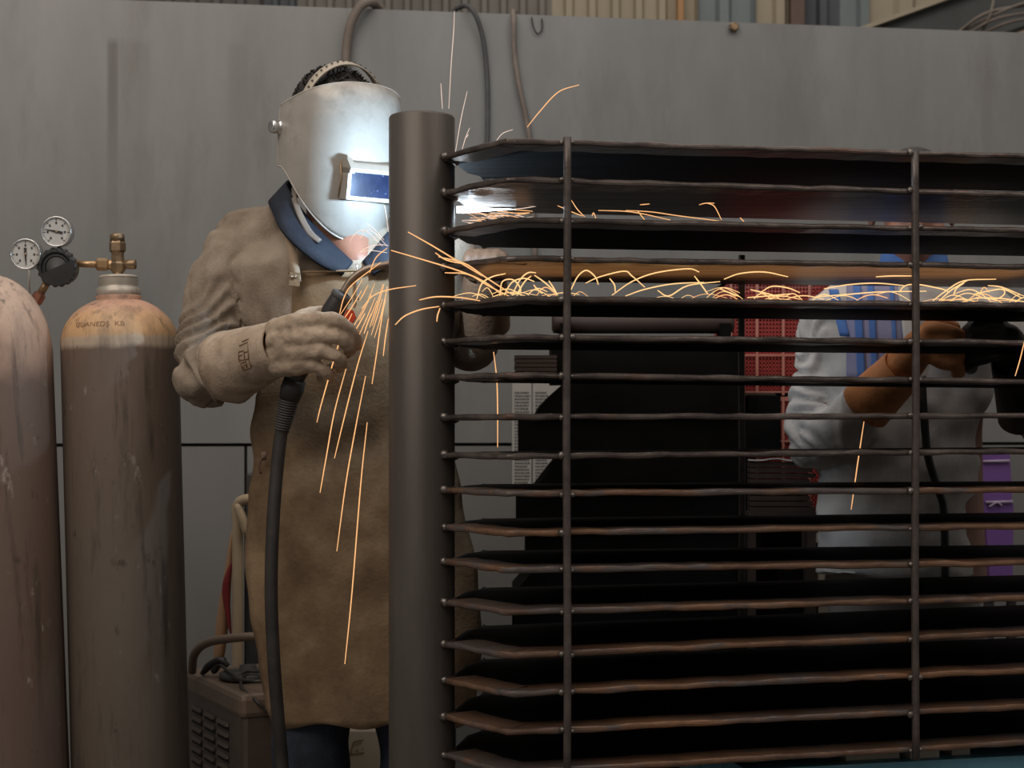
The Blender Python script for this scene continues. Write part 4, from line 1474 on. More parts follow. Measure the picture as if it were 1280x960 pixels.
ny, nx = 72, 44
rows = []
for i in range(ny + 1):
    y = 338 + 570 * i / ny
    xl, xr = lerp_tab(XL, y), lerp_tab(XR, y)
    row = []
    for k in range(nx + 1):
        u = 2 * k / nx - 1
        x = xl + (xr - xl) * (k / nx)
        d = apron_d(y, u)
        yy = y + (4.0 * math.sin(k * 0.35 + 1) if i == ny else 0) - (5 * (max(0, abs(u) - 0.8) / 0.2) ** 2 if i == ny else 0)
        p = P(x, yy, d)
        q = Vector((x / 90.0, y / 240.0, 0.3))
        amp = 0.010 * min(1, max(0, (y - 380) / 120)) + 0.003
        p.y += amp * noise.noise(q) * 1.3 + 0.0035 * noise.noise(Vector((x / 30, y / 45, 2.0)))
        # diagonal drag folds under the arm and at the waist
        w = math.exp(-((y - 545) / 60) ** 2)
        p.y += -0.006 * w * math.sin((y + 0.35 * x) / 13.0) * (0.5 + 0.5 * noise.noise(Vector((x / 60, y / 60, 9))))
        row.append(p)
    rows.append(row)
ap = MB().rings(rows, False, False, False)
apron = ap.build('apron', M['apron'], welder, False)
solid(apron, 0.0035)
tag(apron, 'stained brown suede apron with bib')


def ribbon(pts, wvec, t, name, mat, par, label=None):
    pts = spline(pts, 6)
    rg = []
    wv = Vector(wvec)
    for i, p in enumerate(pts):
        rg.append([p - wv, p + wv])
    o = MB().rings(rg, False, False, False).build(name, mat, par, False)
    solid(o, t)
    if label:
        tag(o, label)
    return o


ribbon([P(371, 352, 2.946), P(367, 325, 2.948), P(362, 300, 2.962), P(360, 278, 3.01), P(366, 262, 3.07)], (0.0085, 0, 0), 0.003, 'apron_strap', M['apron_top'], apron)
pt = MB()
q = [P(362, 340, 2.9445), P(375, 341, 2.944), P(374, 358, 2.943), P(361, 357, 2.9435)]
pt.slab(q, [p + Vector((0, 0.004, 0)) for p in q])
pt.build('strap_patch', M['apron'], apron)
for x in (365, 370):
    MB().ball(P(x, 346, 2.942), 0.0026, 8).build('rivet', M['chrome'], apron)
MB().tube(spline([P(329, 570, 2.962), P(324, 580, 2.962), P(326, 592, 2.965)], 5), 0.0028, 6).build('waist_tie', M['glove_dark'], apron)
MB().ball(P(329, 570, 2.966), (0.007, 0.006, 0.010), 10).build('tie_knot', M['glove_dark'], apron)
# top hem and side hem stitching
MB().tube(spline([P(352, 341, 2.992), P(380, 340, 2.953), P(420, 339, 2.942), P(460, 338, 2.944), P(505, 338, 2.995)], 6), 0.0022, 6).build('hem', M['apron'], apron)

# jeans and boots
jn = MB()
for h, k, a in ((hipR, knR, anR), (hipL, knL, anL)):
    jn.capsule([h, h.lerp(k, .5), k, k.lerp(a, .5), a + Vector((0, 0, 0.03))], [0.098, 0.088, 0.076, 0.070, 0.066], 18)
jn.ball(P(443, 650, 3.10), (0.17, 0.115, 0.11), 18)
me = remesh(jn, 0.009, 3)
displace(me, lambda p, n: 0.005 * noise.noise(Vector((p.x * 9, p.y * 9, p.z * 16))))
shift(me, origin(welder))
link('jeans', me, M['jeans'], welder)
for a in (anR, anL):
    bt = MB()
    bt.capsule([a + Vector((0, 0.02, 0.05)), a + Vector((0, 0.02, -0.03))], [0.052, 0.05], 16)
    bt.capsule([a + Vector((0, 0.03, -0.048)), a + Vector((0, -0.07, -0.05)), a + Vector((0, -0.15, -0.056))], [0.044, 0.044, 0.034], 16)
    me = remesh(bt, 0.007, 3)
    for v in me.vertices:
        v.co.z = max(v.co.z, 0.001)
    shift(me, origin(welder))
    link('boot', me, M['boot'], welder)

# ---------------- face shield
PROF = [(0.110, 0.086, 0.100), (0.100, 0.097, 0.119), (0.090, 0.104, 0.130), (0.070, 0.1095, 0.141), (0.03, 0.1115, 0.148), (-0.03, 0.1105, 0.151), (-0.08, 0.107, 0.150), (-0.13, 0.1025, 0.148), (-0.17, 0.096, 0.143), (-0.20, 0.090, 0.136), (-0.24, 0.082, 0.124)]


def prof_at(z):
    if z >= PROF[0][0]:
        return PROF[0][1:]
    for (z0, a0_, d0), (z1, a1_, d1) in zip(PROF, PROF[1:]):
        if z >= z1:
            t = (z0 - z) / (z0 - z1)
            return a0_ + (a1_ - a0_) * t, d0 + (d1 - d0) * t
    return PROF[-1][1:]


def helm(th, v, off=0.0):
    """th: angle round (0 = front), v: 0 top .. 1 bottom"""
    sn = (abs(math.sin(th)) if abs(th) < PI / 2 else 1.0) ** (2 / 2.35) * 0.99
    zb = -0.194 + 0.165 * (1 - (1 - sn ** 2.6) ** (1 / 2.6))
    zt = 0.098 - 0.056 * (th / 1.64) ** 2
    z = zt + (zb - zt) * v
    hw, dp = prof_at(z)
    e = 2.35
    x = math.copysign(abs(math.sin(th)) ** (2 / e), th) * (hw + off)
    y = -math.copysign(abs(math.cos(th)) ** (2 / e), math.cos(th)) * (dp + off) * (1.0 if math.cos(th) > 0 else 0.5)
    return HM @ Vector((x, y, z))


helmet = thing('face_shield', None, None, HO)
helmet.parent = welder
helmet.location = HO - origin(welder)
tag(helmet, 'silver-grey welding face shield with small dark window')
TH = [math.radians(-94 + 188 * i / 56) for i in range(57)]
VV = [0, 0.006, 0.025, 0.05, 0.08, 0.12] + [0.12 + 0.88 * i / 26 for i in range(1, 27)]
rg = [[helm(t, v) for t in TH] for v in VV]
shell = MB().rings(rg, False, False, False).build('shell', M['helmet'], helmet, False)
solid(shell, 0.0028)
loop = [helm(t, 0) for t in TH] + [helm(TH[-1], v) for v in VV[1:]] + [helm(t, 1) for t in reversed(TH[:-1])] + [helm(TH[0], v) for v in reversed(VV[1:-1])]
MB().tube(loop + [loop[0]], 0.0024, 6).build('rim', M['helmet_rim'], helmet)


def HL(x, y, z):
    return HM @ Vector((x, y, z))


R3 = HM.to_3x3()
def HW(x, y, z):
    return HM @ Vector((x + 0.010, y, z))


# window frame: box with a raised lens holder and a lid on top
wf = MB()
wz0, wz1, wx, wy0, wy1 = -0.116, -0.058, 0.058, -0.118, -0.172
out = [(-wx, wz0), (wx, wz0), (wx, wz1), (-wx, wz1)]
inn = [(-wx + 0.007, wz0 + 0.007), (wx - 0.007, wz0 + 0.007), (wx - 0.007, wz1 - 0.007), (-wx + 0.007, wz1 - 0.007)]
vs = [HW(x, wy0, z) for x, z in out] + [HW(x, wy1, z) for x, z in out] + [HW(x, wy1, z) for x, z in inn] + [HW(x, wy1 + 0.012, z) for x, z in inn]
fs = []
for i in range(4):
    k = (i + 1) % 4
    fs += [(i, k, 4 + k, 4 + i), (4 + i, 4 + k, 8 + k, 8 + i), (8 + i, 8 + k, 12 + k, 12 + i)]
wf.add(vs, fs, False)
win = wf.build('window_frame', M['window_frame'], helmet)
gl = MB()
gq = [HW(x, wy1 + 0.009, z) for x, z in inn]
gb = [HW(x, wy1 + 0.0125, z) for x, z in inn]
gl.slab(gq, gb)
tag(gl.build('filter_glass', M['glass'], win), 'dark blue filter glass specked with spatter')
ld = MB()
prof2 = [(-0.120, -0.044), (-0.150, -0.044), (-0.166, -0.048), (-0.178, -0.058), (-0.178, -0.062), (-0.120, -0.062)]
ld.slab([HW(-0.048, y, z) for y, z in prof2], [HW(0.048, y, z) for y, z in prof2])
ld.build('window_lid', M['window_frame'], win)
for sx in (-1, 1):
    cp = MB()
    cp.slab([HW(sx * 0.058, y, z) for y, z in ((-0.122, -0.044), (-0.160, -0.040), (-0.181, -0.058), (-0.176, -0.068), (-0.122, -0.068))],
            [HW(sx * 0.047, y, z) for y, z in ((-0.122, -0.044), (-0.160, -0.040), (-0.181, -0.058), (-0.176, -0.068), (-0.122, -0.068))])
    cp.build('lid_lug', M['window_frame'], win)
    MB().tube([HW(sx * 0.060, -0.140, -0.048), HW(sx * 0.0605, -0.150, -0.078), HW(sx * 0.060, -0.142, -0.114)], 0.0013, 6).build('spring_wire', M['brass'], win)
    MB().slab([HW(sx * 0.060, y, z) for y, z in ((-0.100, -0.040), (-0.134, -0.040), (-0.134, -0.122), (-0.100, -0.122))],
              [HW(sx * 0.068, y, z) for y, z in ((-0.100, -0.040), (-0.126, -0.042), (-0.126, -0.120), (-0.100, -0.120))]).build('side_cheek', M['post_brown'] if False else M['window_frame'], win)
for sx in (-1, 1):
    kx = frame(HL(sx * 0.108, 0.004, 0.002), R3 @ Vector((sx, 0, 0)), R3 @ Vector((0, 0, 1)))
    kb = MB().lathe([(0.012, 0.0), (0.0135, 0.002), (0.0135, 0.006), (0.011, 0.008), (0.011, 0.011), (0.0125, 0.012), (0.0125, 0.020), (0.010, 0.023), (0.006, 0.0215), (0.0, 0.022)], 20, kx)
    tag(kb.build('pivot_knob', M['chrome'], helmet), 'bright chrome pivot knob')
# headband: strap over the crown with punched holes, and one round the brow
crown = []
for i in range(25):
    a = math.radians(-92 + 184 * i / 24)
    crown.append((math.sin(a) * 0.0875, math.cos(a)))
rgs = []
for x, c in crown:
    yy = -0.028 - 0.012 * c
    rgs.append([HL(x, yy - 0.012, 0.028 + c * 0.1045), HL(x, yy + 0.012, 0.030 + c * 0.108)])
hbnd = MB().rings(rgs, False, False, False).build('headband', M['strapcol'], helmet, False)
solid(hbnd, 0.003)
for i in range(3, 22):
    x, c = crown[i]
    pc = HL(x * 1.035, -0.040, 0.030 + c * 0.1085)
    nn = (R3 @ Vector((x / 0.0875, -0.18, c)).normalized())
    MB().lathe([(0.0024, 0.0), (0.0024, 0.0012), (0.0, 0.0014)], 10, frame(pc, nn)).build('hole', M['ink'], hbnd)
br = [HL(math.sin(a) * 0.090, -math.cos(a) * 0.112 + 0.010, 0.045) for a in [math.radians(-175 + 350 * i / 40) for i in range(41)]]
MB().rings([[p - R3 @ Vector((0, 0, 0.010)), p + R3 @ Vector((0, 0, 0.010))] for p in br], False, False, False).build('brow_band', M['strapcol'], helmet, False)

# ---------------- gloves
HD = 2.81


def glove_R():
    g = MB()
    wrist = P(340, 436, 2.835)
    k = [P(396, 399, 2.772), P(403, 419, 2.764), P(400, 438, 2.768), P(390, 456, 2.780)]
    heel = [P(346, 412, 2.812), P(346, 426, 2.806), P(346, 442, 2.810), P(348, 456, 2.818)]
    for a, b_ in zip(heel, k):
        g.capsule([a, a.lerp(b_, .5) + Vector((0, -0.006, 0)), b_], [0.0220, 0.0196, 0.0156], 14)
    g.ball(P(367, 430, 2.796), (0.036, 0.026, 0.038), 18)
    f1 = [k[0], P(421, 401, 2.764), P(439, 415, 2.780), P(446, 430, 2.796)]
    f2 = [k[1], P(427, 424, 2.764), P(436, 437, 2.792), P(428, 441, 2.832)]
    f3 = [k[2], P(421, 446, 2.768), P(427, 457, 2.796), P(417, 459, 2.834)]
    f4 = [k[3], P(407, 464, 2.782), P(411, 473, 2.808), P(402, 472, 2.840)]
    for f, r in ((f1, 0.0134), (f2, 0.0130), (f3, 0.0124), (f4, 0.0116)):
        pp = spline(f, 4)
        g.capsule(pp, [r * (1 - 0.14 * i / len(pp)) for i in range(len(pp))], 12)
    th = spline([P(356, 416, 2.815), P(378, 399, 2.812), P(402, 393, 2.838), P(420, 398, 2.862)], 4)
    g.capsule(th, [0.019 - 0.0055 * i / len(th) for i in range(len(th))], 12)
    me = remesh(g, 0.0030, 4)
    displace(me, lambda p, n: 0.0022 * noise.noise(p * 38) + 0.0016 * noise.noise(p * 85))
    return me


gR = thing('glove', None, None, P(340, 436, 2.835))
gR.parent = welder
gR.location = P(340, 436, 2.835) - origin(welder)
tag(gR, 'pale tan leather gauntlet gripping the torch')
me = glove_R()
shift(me, origin(gR))
link('hand', me, M['glove'], gR)
# gauntlet cuff: flared tube open at the elbow end
cA_, cB_ = P(287, 459, 2.935), P(352, 432, 2.822)
ax = (cB_ - cA_)
cuff = MB()
rings = []
e1 = Vector((0.3, 0.2, 1)).cross(ax).normalized()
e2 = ax.cross(e1).normalized()
for i in range(15):
    t = i / 14
    c = cA_ + ax * t
    r = 0.0670 + (0.045 - 0.0670) * (t ** 0.75)
    if t > 0.9:
        r *= 1 - (t - 0.9) * 0.9
    ring = []
    for q in range(36):
        a = 2 * PI * q / 36
        rr = r * (1 + 0.035 * noise.noise(Vector((math.cos(a) * 2, math.sin(a) * 2, t * 4))))
        ring.append(c + (e1 * math.cos(a) + e2 * math.sin(a)) * rr)
    rings.append(ring)
cf = cuff.rings(rings, False, False).build('cuff', M['glove'], gR, False)
solid(cf, 0.004)
for t in (0.03, 0.97):
    rgp = rings[0] if t < 0.5 else rings[13]
    MB().tube(rgp + [rgp[0]], 0.0022, 6).build('hem', M['glove'], gR)
# stamped block of print on the cuff
bvh = BVHTree.FromPolygons([v for r in rings for v in r], [(i * 36 + k, i * 36 + (k + 1) % 36, (i + 1) * 36 + (k + 1) % 36, (i + 1) * 36 + k) for i in range(14) for k in range(36)])
pr = MB()


def mark(x0, y0, x1, y1, wd=0.0009):
    a, c = P(x0, y0, 2.7), P(x1, y1, 2.7)
    pts = []
    for i in range(4):
        p = a.lerp(c, i / 3)
        d = (p - Vector((0, 0, CAMZ))).normalized()
        hit = bvh.ray_cast(p, d)
        if hit[0] is None:
            return
        nrm = hit[1] if hit[1].dot(d) < 0 else -hit[1]
        pts.append(hit[0] + nrm * 0.0028)
    pr.tube(pts, wd, 4)


for (x0, y0, x1, y1) in ((300.5, 433, 311, 428), (304, 427.5, 312, 424.5), (311, 430, 312, 449), (299.5, 440, 305, 438.5), (299.5, 440, 300, 450), (299.5, 445, 304, 443.5), (306, 437, 307, 448), (306, 441, 311, 439),
                         (300, 450.5, 312, 448), (300.5, 451, 305, 461.5), (305, 461.5, 315, 458), (312, 449, 315, 458), (303, 453, 307, 451.5), (306, 456, 310, 455), (308, 450, 309.5, 459), (303, 456, 306, 459)):
    mark(x0, y0, x1, y1)
tag(pr.build('stamped_print', M['stamp'], gR), 'dark block of print stamped on the cuff')

gL = thing('glove', None, None, P(606, 352, 3.06))
gL.parent = welder
gL.location = P(606, 352, 3.06) - origin(welder)
tag(gL, 'other leather glove half hidden behind the shelves')
g = MB()
g.capsule([P(606, 372, 3.08), P(604, 340, 3.05)], [0.036, 0.032], 14)
for i in range(4):
    x = 586 + i * 11
    g.capsule(spline([P(592 + i * 8, 345, 3.03), P(x, 326, 3.02), P(x + 3, 318, 3.04), P(x + 5, 326, 3.06)], 4), [0.0125] * 13, 10)
g.capsule(spline([P(622, 352, 3.04), P(632, 336, 3.025), P(628, 322, 3.03)], 4), [0.013] * 9, 10)
me = remesh(g, 0.0042, 3)
shift(me, origin(gL))
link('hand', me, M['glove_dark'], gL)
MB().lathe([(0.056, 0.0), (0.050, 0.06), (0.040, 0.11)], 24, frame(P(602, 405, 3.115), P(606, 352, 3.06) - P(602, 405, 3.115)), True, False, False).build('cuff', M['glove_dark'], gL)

# ------------------------------------------------------------------ welding torch and its cable
torch = thing('welding_torch', 'black welding torch with bent metal neck held in the right glove', 'welding torch', P(395, 425, 2.826))
h0, h1 = P(366, 478, 2.852), P(426, 372, 2.822)
hd = (h1 - h0)
MB().capsule([h0, h0 + hd * .3, h0 + hd * .62, h0 + hd * .8, h0 + hd * .97], [0.0165, 0.0165, 0.0175, 0.0205, 0.0185], 20, 1.0).build('handle', M['black'], torch)
MB().lathe([(0.0185, 0.0), (0.0195, 0.003), (0.0195, 0.009), (0.014, 0.012)], 24, frame(h0 + hd * 0.985, hd)).build('handle_collar', M['slate'], torch)
nk = spline([h0 + hd * 0.98, P(431, 362, 2.822), P(440, 349, 2.822), P(455, 338, 2.822), P(472, 333, 2.822), P(490, 328, 2.824), P(503, 312, 2.832), P(510, 288, 2.838)], 7)
MB().tube(nk, 0.0066, 14).build('swan_neck', M['neck'], torch)
noz = spline([P(505, 306, 2.834), P(509, 290, 2.838), P(510, 272, 2.840), P(509, 258, 2.841)], 5)
MB().tube(noz, 0.0088, 16).build('nozzle', M['brass_dark'], torch)
MB().tube([noz[-1], P(508, 252, 2.842)], 0.003, 10).build('contact_tip', M['copper'], torch)
tr = MB()
tg = [(0.0, 0.0), (0.016, 0.004), (0.028, -0.002), (0.032, -0.012), (0.020, -0.010), (0.004, -0.004)]
e = hd.normalized()
sd = e.cross(Vector((0, -1, 0))).normalized()
if sd.x < 0:
    sd = -sd
base = P(432, 402, 2.818)
tp_ = [base + e * a + sd * (b_ * -1.0) for a, b_ in ((-0.004, 0.006), (0.020, 0.008), (0.024, -0.002), (0.016, -0.013), (0.004, -0.012), (-0.004, -0.004))]
tr.slab([p + Vector((0, -0.007, 0)) for p in tp_], [p + Vector((0, 0.007, 0)) for p in tp_])
tag(tr.build('trigger', M['trigger'], torch), 'red trigger')
# rear socket, strain-relief coil and cable
s0, s1, s2 = P(369, 474, 2.852), P(361, 500, 2.858), P(352, 538, 2.868)
MB().tube([s0, s0.lerp(s1, .5), s1], [0.0195, 0.021, 0.018], 18).build('rear_socket', M['black'], torch)
coil = []
sdir = s2 - s1
c1_ = sdir.cross(Vector((0, 1, 0))).normalized()
c2_ = sdir.cross(c1_).normalized()
NT = 12
for i in range(NT * 14 + 1):
    t = i / (NT * 14)
    a = 2 * PI * NT * t
    rr = 0.0168 - 0.0045 * t
    coil.append(s1.lerp(s2, t) + (c1_ * math.cos(a) + c2_ * math.sin(a)) * rr)
MB().tube(coil, 0.0020, 6).build('strain_relief_coil', M['slate'], torch)
cab = spline([s1, s2, P(346, 590, 2.866), P(341, 660, 2.858), P(339, 740, 2.856), P(342, 820, 2.86), P(347, 890, 2.868), P(353, 960, 2.88), P(360, 1060, 2.88), Vector((-0.44, 2.82, 0.10)), Vector((-0.50, 2.86, 0.014)), Vector((-0.52, 3.02, 0.013)), Vector((-0.47, 3.17, 0.05)), Vector((-0.43, 3.285, 0.14))], 8)
MB().tube(cab, [0.0135 if i < 8 else 0.0118 for i in range(len(cab))], 14).build('cable', M['rubber'], torch)

# white-hot arc, and a glowing streak shaped as its glare beside the post
arc = thing('welding_arc', 'white-hot welding arc with an added glare streak between the second and third shelves', 'arc', P(600, 258, 2.86))
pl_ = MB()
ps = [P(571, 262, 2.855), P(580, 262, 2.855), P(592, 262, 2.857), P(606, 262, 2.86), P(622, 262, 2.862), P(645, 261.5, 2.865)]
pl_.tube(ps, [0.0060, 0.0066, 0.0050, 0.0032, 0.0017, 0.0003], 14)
pl_.build('glare_streak', M['arc'], arc)
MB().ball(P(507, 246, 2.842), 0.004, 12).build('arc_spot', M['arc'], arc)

# ------------------------------------------------------------------ second worker beyond the rack
TD2 = 3.44
w2 = thing('person', 'worker in pale grey jacket and orange-brown gloves bending beyond the rack', 'person', (P(1140, 600, TD2).x, TD2, 0))
HO2 = P(1142, 262, 3.40)
HM2 = Matrix.Translation(HO2) @ Matrix.Rotation(math.radians(-8), 4, 'Z') @ Matrix.Rotation(math.radians(20), 4, 'X')


def S2(x, y, hwpx, hd):
    return (P(x, y, TD2), hwpx * TD2 / FPX, hd)


shA, elA, wrA = P(1045, 395, 3.45), P(1022, 556, 3.42), P(1104, 484, 3.24)
shB, elB, wrB = P(1240, 395, 3.45), P(1304, 530, 3.42), P(1280, 478, 3.26)
hA, kA, fA = P(1090, 720, 3.46), Vector((P(1100, 720, 3.46).x - 0.02, 3.42, 0.47)), Vector((P(1100, 720, 3.46).x - 0.02, 3.48, 0.09))
hB, kB, fB = P(1158, 720, 3.46), Vector((P(1185, 720, 3.46).x + 0.02, 3.42, 0.47)), Vector((P(1185, 720, 3.46).x + 0.02, 3.48, 0.09))
b = MB()
torso(b, [S2(1142, 362, 40, 0.06), S2(1142, 385, 88, 0.075), S2(1142, 430, 94, 0.085), S2(1142, 540, 84, 0.08), S2(1142, 640, 86, 0.085), S2(1142, 730, 90, 0.09)])
b.capsule([P(1142, 375, 3.44), P(1142, 300, 3.42)], [0.058, 0.055])
head_volumes(b, HM2)
for sh, el, wr in ((shA, elA, wrA), (shB, elB, wrB)):
    b.capsule([sh, el], [0.045, 0.036])
    b.capsule([el, wr], [0.036, 0.026])
for h, k, a in ((hA, kA, fA), (hB, kB, fB)):
    b.capsule([h, k], [0.075, 0.052])
    b.capsule([k, a], [0.050, 0.034])
    b.capsule([a + Vector((0, 0.03, -0.045)), a + Vector((0, -0.13, -0.055))], [0.034, 0.030])
me = remesh(b, 0.0085, 2)
shift(me, origin(w2))
link('body', me, M['skin'], w2)
eyes(HM2, w2)
hb = MB()
rings = []
for i in range(12):
    a = math.radians(4 + 106 * i / 11)
    r = []
    for jj in range(32):
        t = 2 * PI * jj / 32
        aa = min(a, math.radians(66)) if math.sin(t) < -0.15 else a
        x, y, z = math.sin(aa) * math.cos(t), math.sin(aa) * math.sin(t), math.cos(aa)
        r.append(HM2 @ Vector((x * 0.081, y * 0.103 + 0.012, z * 0.100 + 0.030)))
    rings.append(r)
hb.rings(rings, True, False).build('hair', M['hair'], w2)
j = MB()
torso(j, [S2(1142, 352, 50, 0.065), S2(1142, 366, 86, 0.09), S2(1142, 390, 118, 0.105), S2(1140, 430, 120, 0.115), S2(1124, 540, 96, 0.112), S2(1120, 640, 96, 0.115), S2(1120, 716, 100, 0.118)])
ua = [P(1062, 388, 3.45), P(1042, 396, 3.45), P(1028, 450, 3.45), P(1020, 510, 3.44), P(1020, 556, 3.42)]
fa = [P(1020, 558, 3.42), P(1055, 534, 3.34), P(1088, 502, 3.27)]
j.capsule(ua, [0.064, 0.062, 0.060, 0.058, 0.058], 18)
j.capsule(fa, [0.058, 0.054, 0.046], 18)
ub = [P(1224, 388, 3.45), P(1240, 396, 3.45), P(1272, 460, 3.45), P(1304, 530, 3.42)]
fb = [P(1304, 532, 3.42), P(1296, 510, 3.35), P(1286, 496, 3.29)]
j.capsule(ub, [0.064, 0.062, 0.060, 0.058], 18)
j.capsule(fb, [0.056, 0.050, 0.044], 18)
me = remesh(j, 0.0072, 4)
displace(me, fold_fn(list(zip(ua[1:], ua[2:])) + list(zip(fa, fa[1:])), 0.007, 0.07, 5.1, 0.012, 0.085))
shift(me, origin(w2))
link('jacket', me, M['coat'], w2)


def chest_strip(xa, xb, y0, y1, d0, name, mat, lift=0.0, label=None, dx=0.0):
    rg = []
    for i in range(13):
        t = i / 12
        y = y0 + (y1 - y0) * t
        row = []
        for k in range(5):
            x = xa + (xb - xa) * k / 4 + dx * t
            u = (x - 1142) / 124.0
            dd = TD2 - lerp_tab([(352, 0.062), (366, 0.09), (390, 0.108), (430, 0.119), (540, 0.119), (720, 0.126)], y) * max(0.0, 1 - abs(u) ** 2.4) ** (1 / 2.4) - lift
            row.append(P(x, y, dd))
        rg.append(row)
    o = MB().rings(rg, False, False, False).build(name, mat, w2, False)
    solid(o, 0.004)
    if label:
        tag(o, label)


chest_strip(1058, 1142, 352, 474, 0, 'shirt', M['lilac'], 0.004, 'lilac shirt front with blue stripes')
for x0, x1 in ((1066, 1076), (1084, 1092), (1112, 1117)):
    chest_strip(x0, x1, 353, 474, 0, 'shirt_stripe', M['blue'], 0.0075, 'bright blue stripe', 6)
chest_strip(1036, 1048, 362, 420, 0, 'shoulder_stripe', M['blue'], 0.006, 'blue shoulder stripe', 14)
chest_strip(1122, 1136, 356, 430, 0, 'lapel', M['coat'], 0.012, None, 8)
MB().lathe([(0.075, -0.02), (0.072, 0.02), (0.066, 0.045)], 24, Matrix.Translation(P(1142, 338, 3.43)), True, False, False).build('scarf', M['blue'], w2)
tag(MB().tube(spline([P(1152, 470, 3.29), P(1155, 520, 3.285), P(1160, 570, 3.29), P(1172, 610, 3.295), P(1180, 640, 3.30), P(1182, 730, 3.31)], 6), 0.0085, 10).build('strap', M['black'], w2), 'black strap hanging down the jacket front')
tr2 = MB()
for h, k, a in ((hA, kA, fA), (hB, kB, fB)):
    tr2.capsule([h, h.lerp(k, .5), k, k.lerp(a, .5), a + Vector((0, 0, 0.03))], [0.100, 0.090, 0.078, 0.072, 0.068], 18)
tr2.ball(P(1122, 725, 3.46), (0.16, 0.115, 0.10), 18)
me = remesh(tr2, 0.01, 3)
displace(me, lambda p, n: 0.006 * noise.noise(Vector((p.x * 9, p.y * 9, p.z * 14))))
shift(me, origin(w2))
link('trousers', me, M['trousers2'], w2)
for a in (fA, fB):
    bt = MB()
    bt.capsule([a + Vector((0, 0.02, 0.05)), a + Vector((0, 0.02, -0.03))], [0.052, 0.05], 16)
    bt.capsule([a + Vector((0, 0.03, -0.048)), a + Vector((0, -0.07, -0.05)), a + Vector((0, -0.15, -0.056))], [0.044, 0.044, 0.034], 16)
    me = remesh(bt, 0.008, 3)
    for v in me.vertices:
        v.co.z = max(v.co.z, 0.001)
    shift(me, origin(w2))
    link('boot', me, M['boot'], w2)
# gloves of the second worker
for (wr, mat, lab, knx, kny, sgn) in ((wrA, 'glove_orange', 'orange-brown leather gauntlet', 1166, 424, 1), (wrB, 'glove_black', 'sooty black leather gauntlet', 1244, 418, -1)):
    gg = thing('glove', None, None, wr)
    gg.parent = w2
    gg.location = wr - origin(w2)
    tag(gg, lab)
    g = MB()
    hc = P(knx - sgn * 14, kny + 8, 3.19)
    g.capsule([wr, wr.lerp(hc, .5), hc], [0.040, 0.038, 0.036], 14)
    for i in range(4):
        k0 = P(knx + sgn * (-2 + i * 3), kny - 12 + i * 13, 3.165)
        f = spline([k0, P(knx + sgn * (22 + i * 2), kny - 10 + i * 14, 3.155), P(knx + sgn * (38 - i * 2), kny + i * 13, 3.175), P(knx + sgn * (34 - i), kny + 6 + i * 12, 3.21)], 4)
        g.capsule([hc] + f, [0.02] + [0.0150] * len(f), 10)
    g.capsule(spline([hc, P(knx, kny - 18, 3.19), P(knx + sgn * 24, kny - 14, 3.215)], 4), [0.017] * 9, 10)
    me = remesh(g, 0.0045, 3)
    displace(me, lambda p, n: 0.003 * noise.noise(p * 30))
    shift(me, origin(gg))
    link('hand', me, M[mat], gg)
    if sgn > 0:
        c0_, c1_2 = P(1082, 508, 3.275), P(1128, 462, 3.205)
    else:
        c0_, c1_2 = P(1282, 520, 3.30), P(1268, 452, 3.205)
    dvec = c1_2 - c0_
    o = MB().lathe([(0.054, 0.0), (0.050, dvec.length * 0.4), (0.044, dvec.length)], 26, frame(c0_, dvec), True, False, False).build('cuff', M[mat], gg)
    solid(o, 0.004)
# grinder held between the gloves
gr = thing('angle_grinder', 'black hand tool held between the gloves of the grey-jacketed worker', 'tool', P(1214, 430, 3.2))
MB().capsule([P(1186, 440, 3.215), P(1262, 436, 3.215)], [0.020, 0.022], 16).build('tool_body', M['black'], gr)
MB().lathe([(0.024, -0.012), (0.026, 0.0), (0.026, 0.02), (0.012, 0.03)], 20, frame(P(1214, 440, 3.2), (0, -0.3, -1))).build('tool_head', M['slate'], gr)

# ------------------------------------------------------------------ sparks: each a glowing filament in the air


SPARKS = []


def spark(pts, d, r, mat, label, group, cat='spark', n=5):
    """pts: bearings; d: distance or list of distances"""
    if not hasattr(d, '__len__'):
        d = [d] * len(pts)
    pp = spline([P(x, y, dd) for (x, y), dd in zip(pts, d)], n)
    m = len(pp) - 1
    rad = [r * (0.35 + 0.65 * math.sin(PI * min(1, 0.15 + 0.7 * i / m))) for i in range(m + 1)]
    o = MB().tube(pp, rad, 5).build('spark', M[mat], None)
    SPARKS.append((min(p[0] for p in pts), max(p[1] for p in pts) - min(p[1] for p in pts), label, group, o))
    return tag(o, label, cat, group)


G1, L1 = 'sparks falling in front of the apron', 'bright orange spark streaking down in front of the leather apron'
FA = 2.79
for pts in ([(396, 528), (403, 500), (425, 425), (440, 392)], [(400, 616), (408, 570), (418, 515), (433, 459)], [(418, 573), (431, 519), (447, 456), (460, 414)], [(421, 689), (432, 606), (444, 537), (457, 470)],
            [(431, 830), (440, 740), (451, 604), (459, 528)], [(465, 480), (471, 440), (476, 405), (484, 358)], [(479, 445), (482, 420), (485.5, 398)], [(455, 417), (459, 405), (464, 392)]):
    spark(pts, FA, 0.00105, 'spark', L1, G1)
rr = random.Random(21)
for i in range(16):
    x = rr.uniform(452, 486)
    y = rr.uniform(345, 395)
    ln = rr.uniform(18, 55)
    sl = (486 - x) * 0.006 + 0.10
    spark([(x, y), (x - ln * sl, y + ln * .5), (x - ln * sl * 2.1, y + ln)], FA + rr.uniform(-.02, .02), rr.uniform(0.0006, 0.001), 'spark', L1, G1)
G2, L2 = 'sparks spraying up around the torch nozzle', 'fine pale spark fanning out around the torch nozzle'
